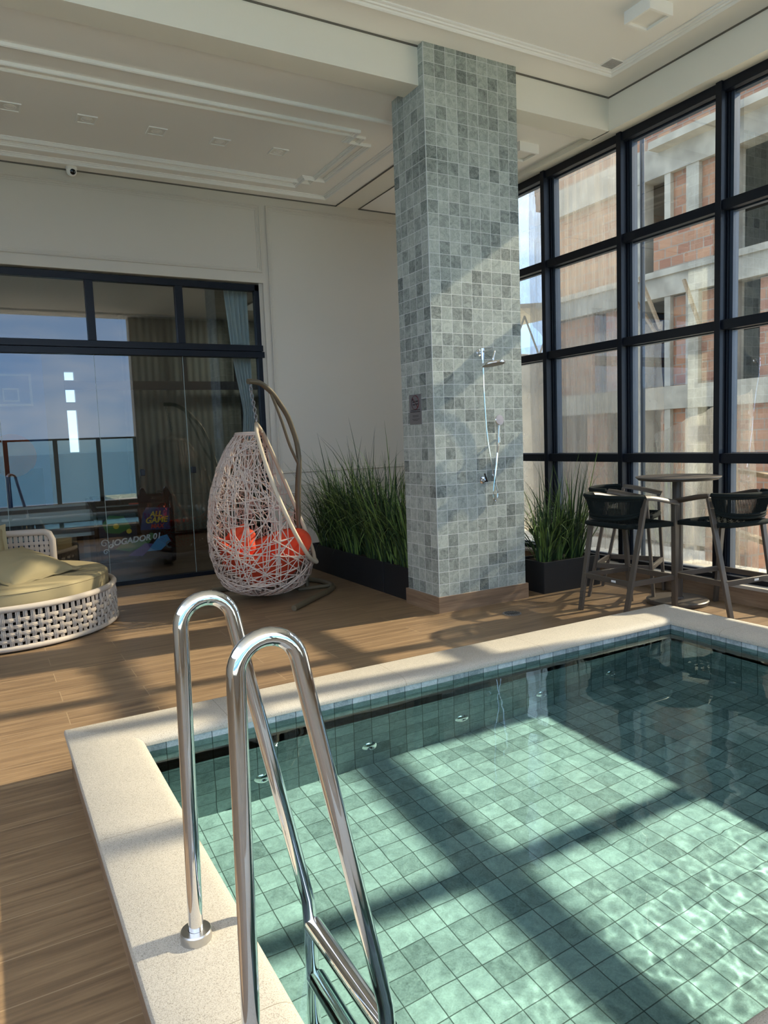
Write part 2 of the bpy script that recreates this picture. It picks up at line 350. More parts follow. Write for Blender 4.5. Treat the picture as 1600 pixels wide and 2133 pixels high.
M['bronze'] = pbr('bronze_painted_tube', srgb('6E6350'), .4, metal=.2)
M['orange'] = pbr('orange_fabric', srgb('E8512F'), .85, bump=.25, bscale=500)
M['cushion'] = pbr('sand_beige_fabric', srgb('9F906C'), .9, bump=.25, bscale=600)
M['taupe'] = pbr('taupe_aluminium', srgb('554C43'), .42, metal=.15)
M['darkrope'] = pbr('dark_green_rope', srgb('1A201F'), .9, spec=.15, bump=.5, bscale=400)
M['leafA'] = pbr('grass_leaf_green', srgb('647C3C'), .5, noise_amt=.3, nscale=14)
M['leafB'] = pbr('grass_leaf_dark', srgb('2A4024'), .5, noise_amt=.3, nscale=14)
M['leafdry'] = pbr('dry_leaf', srgb('C3B377'), .7)
M['lamp'] = pbr('lamp_diffuser', srgb('EFEAE0'), .5)
M['grille'] = pbr('grey_vent', srgb('A9A6A2'), .6)
M['label'] = pbr('white_label', srgb('E8E8E8'), .5)
M['red'] = pbr('dark_red_print', srgb('5A1520'), .5)
M['print'] = pbr('dark_print', srgb('25201F'), .5)
M['concrete'] = pbr('raw_concrete', srgb('9C9484'), .9, noise_amt=.32, nscale=2.2, bump=.4, bscale=12)
M['concdark'] = pbr('shade_painted_concrete', srgb('5E5C58'), .9, noise_amt=.2, nscale=2)  # concrete with the shade of the open rooms put into its colour
M['brick'] = brick_mat('hollow_brick', srgb('8E6049'), srgb('A97C5C'), srgb('8F8070'))
M['film'] = sheet_mat('dusty_film', srgb('B2ADA4'), .42)
M['film2'] = sheet_mat('crumpled_film', srgb('C4BDAF'), .40, (6, 6, 3))
M['timber'] = pbr('site_timber', srgb('8A7458'), .8, noise_amt=.25, nscale=9, stretch=(1, 1, 6))
M['ground'] = pbr('site_ground', srgb('DDD2BC'), .95, noise_amt=.25, nscale=1.2)
M['roofing'] = pbr('fibre_cement_roof', srgb('8C8678'), .9, noise_amt=.2, nscale=3)
M['sea'] = pbr('sea_water', srgb('2E6F86'), .18, bump=.6, bscale=.25)
M['curtain'] = pbr('grey_sheer_curtain', srgb('646860'), .9)
M['curtainw'] = pbr('white_sheer_curtain', srgb('F8FAFA'), .9)
M['innerwall'] = pbr('game_room_wall', srgb('A8A49A'), .9)
M['white'] = pbr('white_laminate', srgb('E9EDEE'), .4)
M['greyp'] = pbr('grey_panel', srgb('70767A'), .6)
M['gblack'] = pbr('gloss_black', srgb('0B0B0E'), .15)
M['gblue'] = pbr('arcade_blue_print', srgb('123A70'), .4)
M['ggreen'] = pbr('arcade_green_print', srgb('3F7A3C'), .4)
M['gyellow'] = pbr('arcade_yellow_print', srgb('F2C83A'), .4)
M['gred'] = pbr('arcade_red_print', srgb('D9452C'), .4)
M['gwhite'] = pbr('arcade_white_print', srgb('F2F2F5'), .4)
M['gcyan'] = pbr('arcade_light_blue', srgb('4C9ED9'), .4)
M['gpurple'] = pbr('arcade_purple', srgb('5B3F8C'), .4)
M['mural'] = pbr('mural_blue', srgb('6F8FC4'), .7)
M['murald'] = pbr('mural_deep_blue', srgb('2A5A94'), .7)
M['ball'] = pbr('mural_orange', srgb('C05A3C'), .7)
M['railmetal'] = pbr('brown_grey_metal', srgb('5A544E'), .4)
M['gnavy'] = pbr('arcade_navy_print', srgb('101B30'), .4)
# ================================================================== room shell
XL, XR, YB, YR = -6.5, 2.42, 2.998, -6.3          # left wall, outer right, back wall face, rear balcony line
PX0, PX1, PY0, PY1, PZ = -2.642, .658, -3.93, -1.6955, -.64   # pool basin (inner faces) and floor
f = MB()
f.box(XL, XR, PY1, 7.3, -.12, 0); f.box(XL, XR, YR - .3, PY0, -.12, 0)
f.box(XL, PX0, PY0, PY1, -.12, 0); f.box(PX1, XR, PY0, PY1, -.12, 0)
struct('floor', f, M['deck'], smooth=False)
w = MB()
w.box(XL - .15, -.242, YB, YB + .16, 3.19, 4.5); w.box(-.242, XR, YB, YB + .16, 0, 4.5)
struct('wall_back', w, M['wall'], smooth=False)
struct('wall_left', MB().box(XL - .15, XL, .3, 7.3, 0, 4.5).box(XL - .15, XL, YR, .3, 0, 2.4), M['wall'], smooth=False)
struct('wall_rear', MB().box(.02, XR, YR - .3, YR, 0, 4.5), M['wall'], smooth=False)
c = MB(); c.box(XL, XR, YR - .3, .08, 4.366, 4.55); c.box(XL, .70, .28, YB, 4.13, 4.3); c.box(.99, XR, .28, YB, 4.13, 4.3)
struct('ceiling', c, M['ceiling'], smooth=False)
b = MB(); b.box(XL, 2.02, .072, .285, 4.08, 4.5); b.box(2.007, XR, YR, YB, 4.08, 4.5); b.box(.70, .99, .285, YB, 4.126, 4.3)
struct('ceiling_beam', b, M['beam'], smooth=False)
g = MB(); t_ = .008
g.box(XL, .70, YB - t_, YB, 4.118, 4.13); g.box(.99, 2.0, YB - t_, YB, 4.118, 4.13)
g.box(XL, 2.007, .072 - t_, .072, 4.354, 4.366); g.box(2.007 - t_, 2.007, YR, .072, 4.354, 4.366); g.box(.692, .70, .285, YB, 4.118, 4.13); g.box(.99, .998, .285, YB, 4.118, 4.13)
struct('trim_1', g, pbr('painted_gap_shade', srgb('6A655C'), .9), smooth=False)  # dark strips, their colour stands in for the shade in the ceiling gap

def mould(poly, prof, fn):
    """mitred moulding round a rectilinear closed outline; prof = (offset inward, height)"""
    n = len(poly); area = sum(poly[i][0] * poly[(i + 1) % n][1] - poly[(i + 1) % n][0] * poly[i][1] for i in range(n))
    sg = 1 if area > 0 else -1; mb = MB(); vs = []
    for i in range(n):
        p0, p1, p2 = poly[i - 1], poly[i], poly[(i + 1) % n]
        def nr(a, b):
            dx, dy = b[0] - a[0], b[1] - a[1]; l = math.hypot(dx, dy); return (-dy / l * sg, dx / l * sg)
        n1, n2 = nr(p0, p1), nr(p1, p2); k = 1 + n1[0] * n2[0] + n1[1] * n2[1]
        mx_, my_ = (n1[0] + n2[0]) / k, (n1[1] + n2[1]) / k
        for d, h in prof: vs.append(fn(p1[0] + mx_ * d, p1[1] + my_ * d, h))
    m_ = len(prof)
    return mb.add(vs, [(i * m_ + j, ((i + 1) % n) * m_ + j, ((i + 1) % n) * m_ + j + 1, i * m_ + j + 1) for i in range(n) for j in range(m_ - 1)])
def prof(wd, hh): return [(0, 0), (0, hh * .8), (wd * .14, hh), (wd * .28, hh * .8), (wd * .34, hh * .45), (wd * .5, hh * .62), (wd * .62, hh * .6), (wd * .68, hh * .3), (wd * .86, hh * .36), (wd, hh * .25), (wd, 0)]
cf = lambda z: (lambda x, y, h: (x, y, z - h))
XE = -5.6
k = 2
def ctrim(poly, wd, z, hh=.028):
    global k
    struct('trim_%d' % k, mould(poly, prof(wd, hh), cf(z)), M['trim'], angle=.3); k += 1
ctrim([(XE, .80), (.481, .80), (.481, 2.80), (XE, 2.80)], .065, 4.13)
ctrim([(XE, 1.064), (.024, 1.064), (.024, 1.295), (.25, 1.295), (.25, 2.31), (.02, 2.31), (.02, 2.56), (XE, 2.56)], .055, 4.13)
ctrim([(XE, 1.17), (.13, 1.17), (.13, 2.43), (XE, 2.43)], .045, 4.13, .022)
ctrim([(-5.9, -.24), (1.71, -.24), (1.71, -5.9), (-5.9, -5.9)], .075, 4.366, .034)
wf = lambda x, z, h: (x, YB - h, z)
def wtrim(poly, wd=.05, hh=.02):
    global k
    struct('trim_%d' % k, mould(poly, prof(wd, hh), wf), M['wall'], angle=.3); k += 1
wtrim([(-5.7, 3.30), (-.245, 3.30), (-.245, 4.015), (-5.7, 4.015)])
wtrim([(-.175, 1.07), (1.96, 1.07), (1.96, 4.025), (-.175, 4.025)])
wtrim([(-.10, .14), (1.96, .14), (1.96, .84), (-.10, .84)], .04)
struct('trim_%d' % k, MB().box(-.242, 2.0, YB - .028, YB, .925, .965).box(-.242, 2.0, YB - .018, YB, .965, .99).box(-.242, 2.0, YB - .012, YB, .89, .925), M['wall'], smooth=False)
struct('baseboard_back', MB().box(-.242, 2.04, YB - .018, YB, 0, .12), M['board'], smooth=False)

# tiled pillar
struct('pillar', MB().box(0, .892, 0, .48, 0, 4.366), M['tile'], smooth=False)
bb = MB(); bb.box(-.018, .91, -.018, 0, 0, .13); bb.box(-.018, 0, 0, .48, 0, .13); bb.box(.892, .91, 0, .48, 0, .13); bb.box(-.018, .91, .48, .498, 0, .13)
struct('baseboard_pillar', bb, M['board'], smooth=False)
struct('trim_20', MB().box(-.002, .003, -.0025, .0035, .13, 4.36), pbr('corner_grout', srgb('C9CDCB'), .6), smooth=False)

# curb under the glazing
struct('baseboard_right', MB().box(2.05, XR, YR, YB, 0, .128), M['board'], smooth=False)
sl = struct('sill', MB().box(2.035, XR + .02, YR, YB, .128, .155), M['granite'], smooth=False, bevel=.004)

# ------------------------------------------------------------------ window wall on the right
YS = [1.0725 + 1.0155 * i for i in range(1, -6, -1)]
struct('wall_right', MB().box(2.1, XR, YR, YS[-1] - .034, .155, 4.5), M['wall'], smooth=False)
fr = MB()
for y in YS:
    fr.box(2.107, 2.15, y - .027, y + .027, .155, 4.08)
    fr.box(2.15, 2.19, y - .018, y + .018, .155, 4.08)
    fr.box(2.19, 2.31, y - .034, y + .034, .155, 4.08)
for a, b_ in ((.155, .195), (1.114, 1.194), (2.185, 2.262), (3.112, 3.19), (4.005, 4.08)):
    fr.box(2.13, 2.19, YS[-1], YB, a, b_); fr.box(2.19, 2.275, YS[-1], YB, a + .012, b_ - .012)
win = struct('window_1', fr, M['frame'], smooth=False, bevel=.003)
rows = [(.183, 1.126), (1.182, 2.197), (2.25, 3.124), (3.178, 4.017)]
YS = YS[:7]; YE = [YB] + YS
proto = {}
for i in range(len(YE) - 1):
    y1, y0 = YE[i] - (.034 if i else 0), YE[i + 1] + (.034 if i < len(YE) - 1 else 0)
    for z0, z1 in rows:
        pn = MB().box(2.246, 2.252, y0, y1, z0, z1); struct('window_pane', pn, M['pane'], win, smooth=False)
        q = .028; s_ = MB()
        s_.box(2.215, 2.285, y0, y0 + q, z0, z1); s_.box(2.215, 2.285, y1 - q, y1, z0, z1); s_.box(2.225, 2.275, y0 + q, y1 - q, z0, z0 + q * .6); s_.box(2.225, 2.275, y0 + q, y1 - q, z1 - q * .6, z1)
        struct('sash', s_, M['sash'], win, smooth=False)

# ------------------------------------------------------------------ glazed doors to the game room
GY = 3.06
fr = MB(); fr.box(XL, -.283, 3.03, 3.11, 3.105, 3.172); fr.box(XL, -.272, 3.02, 3.11, 2.445, 2.512); fr.box(XL, -.262, 3.012, 3.12, 2.375, 2.44)
fr.box(-.335, -.283, 3.03, 3.11, 0, 3.172); fr.box(XL, -.283, 3.03, 3.11, 0, .045)
for x in (-.283 - .888 * i for i in (1, 2, 3, 4, 5, 6)): fr.box(x - .038, x + .038, 3.025, 3.11, 2.512, 3.105)
dr = struct('door_1', fr, M['frame'], smooth=False, bevel=.003)
rv = MB(); rv.box(-.283, -.242, 3.03, 3.16, 0, 3.19)
struct('trim_21', rv, M['wall'], smooth=False)
for i in range(7):
    x1 = -.335 if i == 0 else -.283 - .888 * i - .038; x0 = max(XL, -.283 - .888 * (i + 1) + .038)
    if x0 < x1: struct('transom_pane', MB().box(x0, x1, 3.066, 3.072, 2.512, 3.105), M['doorglass'], dr, smooth=False)
for i in range(7):
    x1 = -.335 if i == 0 else -.283 - .888 * i; x0 = max(XL, -.283 - .888 * (i + 1))
    y = GY + .004 * (i % 2)
    pn = struct('sliding_pane', MB().box(x0 + .003, x1 - .001, y, y + .008, .045, 2.375), M['doorglass'], dr, smooth=False)
    struct('pane_edge', MB().box(x0 - .001, x0 + .0035, y - .002, y + .01, .045, 2.375), pbr('polished_edge', srgb('93A09A'), .3), dr, smooth=False)
for x in (-1.13, -1.665): 
    struct('door_handle', MB().box(x - .022, x + .022, GY - .03, GY + .03, 1.13, 1.2), M['black'], dr, bevel=.006)

# ------------------------------------------------------------------ pool
pool = thing('swimming_pool', (-1.0, -2.83, 0), 'small raised swimming pool lined with grey green stone tiles, granite coping all round', 'pool')
T = .12
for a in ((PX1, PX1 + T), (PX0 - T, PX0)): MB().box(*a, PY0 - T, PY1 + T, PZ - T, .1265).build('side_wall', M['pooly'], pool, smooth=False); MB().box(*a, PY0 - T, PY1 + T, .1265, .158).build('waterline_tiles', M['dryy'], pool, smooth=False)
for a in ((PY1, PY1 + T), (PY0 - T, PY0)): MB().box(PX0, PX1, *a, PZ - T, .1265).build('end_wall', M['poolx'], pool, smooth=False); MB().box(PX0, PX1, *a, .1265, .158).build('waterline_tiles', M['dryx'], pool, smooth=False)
fl_ = MB().box(PX0, PX1, PY0, PY1, PZ - T, PZ); pf = fl_.build('pool_floor', M['poolf'], pool, smooth=False)
cin, cout = (-2.632, .648, -3.92, -1.706), (-2.918, .955, -4.30, -1.40)
zt, hc = .158, .196
pr = [(0, zt), (.03, zt), (.97, zt), (.985, zt + .005), (1, zt + .014), (1, hc - .012), (.985, hc - .003), (.96, hc), (.17, hc), (.12, hc - .0015), (.075, hc - .005), (.035, hc - .0115), (.01, hc - .019), (0, hc - .027)]
MB().ringframe(cin, cout, pr[::-1]).build('coping', M['granite'], pool, angle=.62)
fc = MB(); x0, x1, y0, y1 = cout[0] + .02, cout[1] - .02, cout[2] + .02, cout[3] - .02
fc.box(x0, x1, y1 - .02, y1, 0, zt); fc.box(x0, x1, y0, y0 + .02, 0, zt); fc.box(x0, x0 + .02, y0, y1, 0, zt); fc.box(x1 - .02, x1, y0, y1, 0, zt)
fc.build('outer_facing', M['board'], pool, smooth=False)
for x in (-2.12, -1.558, -.99, -.428, .123):
    j = MB().lathe((x, PY1, -.45), [(.001, .012), (.012, .012), (.014, .02), (.026, .018), (.04, .006), (.044, 0)], 24, (0, -1, 0), cap=False).build('jet_nozzle', M['chromeb'], pool)
    MB().lathe((x, PY1, -.45), [(.009, .0125), (.0001, .0125)], 16, (0, -1, 0), cap=False).build('nozzle_hole', M['black'], j)
# water surface: calm at the back, broken ripples towards the near right corner
def hwave(x, y):
    a = max(0, min(1, (x + 2.0) / 1.2)) * max(0, min(1, (-2.75 - y) / .75)); a = a * a * (3 - 2 * a)
    n1 = noise.noise(Vector((x * 5, y * 5, 0))); n2 = noise.noise(Vector((x * 13, y * 16, 3))); n3 = noise.noise(Vector((x * 34, y * 30, 7)))
    n0 = noise.noise(Vector((x * 1.7, y * 2.2, 9)))
    return .0013 * n0 + .0008 * n1 + .00014 * n2 + a * (.0015 * n1 + .00045 * n2 + .00018 * n3)
nx, ny = 420, 290
wt = MB(); e_ = .002
wt.grid(lambda u, v: (lerp(PX0 + e_, PX1 - e_, u), lerp(PY0 + e_, PY1 - e_, v), .127 + hwave(lerp(PX0, PX1, u), lerp(PY0, PY1, v))), nx, ny)
wo = wt.build('pool_water', M['water'], angle=3.1)
wo['kind'] = 'stuff'; tag(wo, 'clear green tinted water filling the raised pool', 'water')
wo.cycles.is_caustics_caster = True
for o in pool.children: o.cycles.is_caustics_receiver = True
# ================================================================== ladder
LY = (-3.073, -3.5)
lad = thing('pool_ladder', (-2.62, -3.29, .196), 'polished steel pool ladder with two arched handrails in the foreground', 'ladder')
def rail_path(y):
    p = [(-2.769, y, .2), (-2.756, y, .985)]
    c = Vector((-2.6915, y, .985)); R = .0645
    for i in range(1, 15):
        a = pi - i / 14 * (pi - .2); p.append((c.x + R * cos(a), y, c.z + R * 1.0 * sin(a)))
    p += [(-2.602, y, .86)]
    p += [(-2.475, y, .225), (-2.469, y, .195), (-2.4665, y, .16), (-2.466, y, .12), (-2.466, y, -.60)]
    return p
for y in LY:
    r_ = MB().tube(rail_path(y), .0185, 24).build('handrail', M['chrome'], lad, angle=1.0)
    MB().lathe((-2.769, y, .196), [(.019, 0), (.0385, 0), (.0385, .022), (.036, .0255), (.019, .026)], 40, cap=False).build('flange', M['satin'], r_, angle=.5)
    MB().lathe((-2.466, y, -.64), [(.024, 0), (.024, .04), (.019, .05)], 20).build('rubber_foot', M['black'], r_)
for z in (.118, -.14, -.40):
    MB().tube([(-2.462, LY[0] - .012, z), (-2.462, LY[1] + .012, z)], .0265, 18, flat=1.0).build('tread', M['chrome'], lad)

# ================================================================== shower on the pillar
sh = thing('shower', (.45, -.02, 1.9), 'chrome wall shower with round rain head, hose and hand shower on the tiled pillar', 'shower')
MB().lathe((.452, 0, 2.081), [(.0001, .03), (.012, .03), (.016, .012), (.027, .008), (.03, 0)], 28, (0, -1, 0), cap=False).build('wall_flange', M['chromeb'], sh)
arm = smoothpath([(.452, -.02, 2.081), (.452, -.09, 2.085), (.447, -.17, 2.088), (.435, -.225, 2.07), (.402, -.25, 2.02), (.40, -.25, 1.985)], 6)
a_ = MB().tube(arm, .0085, 12); a_.tube([(.452, -.05, 2.11), (.452, -.05, 2.02)], .014, 14); a_.build('shower_arm', M['chromeb'], sh)
ax = Vector((.05, -.12, -1)).normalized()
hd = MB().lathe((.40, -.25, 1.985), [(.0001, -.012), (.02, -.01), (.04, .0), (.088, .008), (.093, .014), (.093, .024), (.088, .027)], 40, ax, cap=False).build('rain_head', M['chromeb'], sh)
MB().lathe(Vector((.40, -.25, 1.985)) + ax * .0271, [(.088, 0), (.0001, .001)], 40, ax, cap=False).build('spray_face', pbr('grey_spray_face', srgb('8C857E'), .6), hd)
hose = smoothpath([(.452, -.05, 2.02), (.455, -.048, 1.93), (.472, -.03, 1.75), (.495, -.018, 1.5), (.512, -.016, 1.36), (.558, -.016, 1.085), (.582, -.016, 1.0), (.597, -.016, .94), (.592, -.016, .89), (.573, -.016, .868), (.556, -.016, .89), (.55, -.018, .94), (.562, -.024, 1.04), (.58, -.03, 1.16), (.588, -.04, 1.275)], 8)
MB().tube(hose, .0062, 8).build('hose', M['chromeb'], sh)
hs = MB().tube([(.588, -.04, 1.27), (.590, -.045, 1.32), (.592, -.05, 1.40), (.594, -.06, 1.50)], [.009, .011, .012, .010], 14)
hs = hs.build('hand_shower', M['chromeb'], sh)
MB().lathe((.597, -.052, 1.535), [(.0001, -.004), (.03, -.002), (.042, .004), (.044, .012), (.041, .017)], 32, (.05, -1, .12), cap=False).build('hand_shower_head', M['chromeb'], hs)
MB().lathe((.5975, -.069, 1.5375), [(.041, 0), (.0001, .001)], 32, (.05, -1, .12), cap=False).build('hand_spray_face', pbr('lilac_grey_face', srgb('9A97A0'), .5), hs)
MB().tube([(.592, 0, 1.37), (.592, -.05, 1.372)], .011, 12).tube([(.592, -.05, 1.352), (.592, -.052, 1.395)], .016, 12).build('holder', M['chromeb'], sh)
vv = MB().lathe((.449, 0, 1.048), [(.0001, .05), (.014, .048), (.016, .015), (.028, .012), (.031, 0)], 28, (0, -1, 0), cap=False).build('mixer_valve', M['chromeb'], sh)
MB().bar((.47, -.048, 1.035), (.437, -.06, 1.105), .012, .009).build('valve_lever', M['gblack'], vv, bevel=.002)

# ================================================================== no smoking plate on the pillar side
sg = thing('no_smoking_sign', (0, .27, 1.65), 'grey metal no smoking plate on the left face of the tiled pillar', 'sign')
MB().box(-.004, 0, .176, .362, 1.526, 1.769).build('plate', M['brushed'], sg, bevel=.001)
X_ = -.0045
ring = MB().tube([(X_, .267 + .057 * cos(a), 1.703 + .057 * sin(a)) for a in [2 * pi * i / 40 for i in range(40)]], .0042, 6, closed=True, flat=.35)
ring.bar((X_, .267 + .04, 1.703 + .04), (X_, .267 - .04, 1.703 - .04), .0012, .008, (1, 0, 0)); ring.build('prohibition_ring', M['red'], sg)
ck = MB(); ck.box(X_ - .001, X_, .222, .262, 1.708, 1.717); ck.box(X_ - .001, X_, .272, .304, 1.704, 1.713)
ck.box(X_ - .001, X_, .222, .258, 1.686, 1.694); ck.box(X_ - .001, X_, .268, .303, 1.682, 1.69); ck.box(X_ - .001, X_, .298, .312, 1.72, 1.732)
ck.build('cigarette_mark', M['print'], sg)
for y0, y1, z, h in ((.20, .335, 1.640, .006), (.195, .342, 1.626, .006), (.22, .315, 1.597, .0035), (.225, .312, 1.587, .0035), (.205, .32, 1.567, .0035), (.235, .305, 1.557, .0035)):
    tx = MB(); yy = y0
    while yy < y1: 
        l = rnd.uniform(.006, .016); tx.box(X_ - .0006, X_, yy, min(yy + l, y1), z, z + h); yy += l + .004
    tx.build('text_line', M['print'], sg)

# ================================================================== ceiling fittings
for i, x in enumerate((-2.71, -2.147, -1.584, -1.03, -.472)):
    lab = ('recessed square ceiling spotlight, leftmost of the row over the doors', 'recessed square ceiling spotlight second from the left in the row', 'middle recessed square spotlight of the row of five in the ceiling', 'recessed square ceiling spotlight second from the pillar end of the row', 'recessed square ceiling spotlight nearest the tiled pillar in its row')[i]
    t = thing('recessed_spotlight', (x, 1.79, 4.13), lab, 'spotlight', group='recessed spotlights in the back ceiling')
    y = 1.79; h = .078; q = .064
    fr = MB(); fr.box(x - h, x + h, y - h, y - q, 4.122, 4.13); fr.box(x - h, x + h, y + q, y + h, 4.122, 4.13); fr.box(x - h, x - q, y - q, y + q, 4.122, 4.13); fr.box(x + q, x + h, y - q, y + q, 4.122, 4.13)
    fr.build('frame', M['trim'], t, smooth=False)
    MB().box(x - q, x + q, y - q, y + q, 4.1275, 4.1295).build('recess', M['lamp'], t, smooth=False)
    MB().lathe((x, y, 4.1275), [(.046, 0), (.046, -.003), (.038, -.003), (.036, -.0005)], 28, cap=False).build('lamp_ring', M['ceiling'], t)
    MB().lathe((x, y, 4.127), [(.034, 0), (.03, -.002), (.012, -.001), (.0001, -.004)], 28, cap=False).build('reflector', M['ceiling'], t)
for (x, y, z, lab) in ((1.225, -1.04, 4.366, 'white square surface ceiling light in the front ceiling near the grille'), (1.60, .78, 4.13, 'white square surface ceiling light behind the tiled pillar')):
    t = thing('ceiling_light', (x, y, z), lab, 'ceiling light', group=None)
    h = .115; bdy = MB(); bdy.box(x - h, x + h, y - h, y + h, z - .02, z)
    for a in ((x - h, x + h, y - h, y - h + .02), (x - h, x + h, y + h - .02, y + h), (x - h, x - h + .02, y - h + .02, y + h - .02), (x + h - .02, x + h, y - h + .02, y + h - .02)): bdy.box(*a, z - .085, z - .02)
    bdy.build('housing', M['trim'], t, smooth=False)
    MB().box(x - h + .02, x + h - .02, y - h + .02, y + h - .02, z - .066, z - .06).build('diffuser', M['lamp'], t, smooth=False)
vg = thing('ceiling_vent', (1.575, -.37, 4.366), 'small flush grey square ceiling grille in the corner of the moulding', 'vent')
MB().box(1.505, 1.65, -.44, -.30, 4.360, 4.366).build('frame', M['trim'], vg, smooth=False)
v2 = MB()
for i in range(12): v2.box(1.513, 1.642, -.434 + i * .0112, -.4275 + i * .0112, 4.3575, 4.360)
v2.build('slats', M['grille'], vg, smooth=False)
cm = thing('security_camera', (-2.148, 2.92, 4.13), 'small white dome security camera at the top of the back wall', 'camera')
MB().lathe((-2.148, 2.925, 4.13), [(.05, 0), (.05, -.022), (.046, -.028)], 28).build('mount', M['trim'], cm)
MB().lathe((-2.148, 2.925, 4.102), [(.044, .0), (.047, -.012), (.044, -.03), (.034, -.044), (.02, -.052), (.0001, -.055)], 28, cap=False).build('dome', M['trim'], cm)
MB().lathe((-2.142, 2.893, 4.078), [(.026, -.012), (.026, .006), (.018, .012), (.0001, .014)], 24, (.1, -1, -.45), cap=False).build('lens', M['gblack'], cm)
# floor drain
dn = thing('floor_drain', (.44, -.365, 0), 'round metal floor drain with wavy slots in front of the pillar', 'drain')
MB().lathe((.44, -.365, 0), [(.075, .0005), (.075, .003), (.07, .0035), (.0001, .0035)], 36, cap=False).build('drain_ring', M['brushed'], dn)
ds = MB()
for i in range(8):
    x = .44 - .053 + i * .0152; l = sqrt(max(0, .062 ** 2 - (x - .44) ** 2))
    ds.tube([(x + .004 * sin(tt * 9), -.365 - l + 2 * l * tt, .0034) for tt in [j / 8 for j in range(9)]], .0032, 5, flat=.4)
ds.build('slots', M['gblack'], dn)

# ================================================================== bar table
TX, TY = 1.72, -.90
bt = thing('bar_table', (TX, TY, 0), 'tall round taupe metal bar table between the three stools', 'table')
tp = MB().lathe((TX, TY, 0), [(.30, 1.005), (.312, 1.018), (.322, 1.022), (.322, 1.03), (.318, 1.032)], 56); tp.build('tabletop', M['taupe'], bt, angle=.5)
gr = MB(); gr.box(TX - .315, TX + .315, TY - .002, TY + .002, 1.0315, 1.0325); gr.box(TX - .002, TX + .002, TY - .315, TY + .315, 1.0315, 1.0325); gr.build('top_joint', M['black'], bt)
MB().tube([(TX, TY, .04), (TX, TY, 1.01)], .041, 28).build('column', M['taupe'], bt)
MB().lathe((TX, TY, 0), [(.235, .003), (.24, .012), (.24, .03), (.23, .037), (.05, .04), (.045, .055)], 56).build('base_plate', M['taupe'], bt, angle=.5)

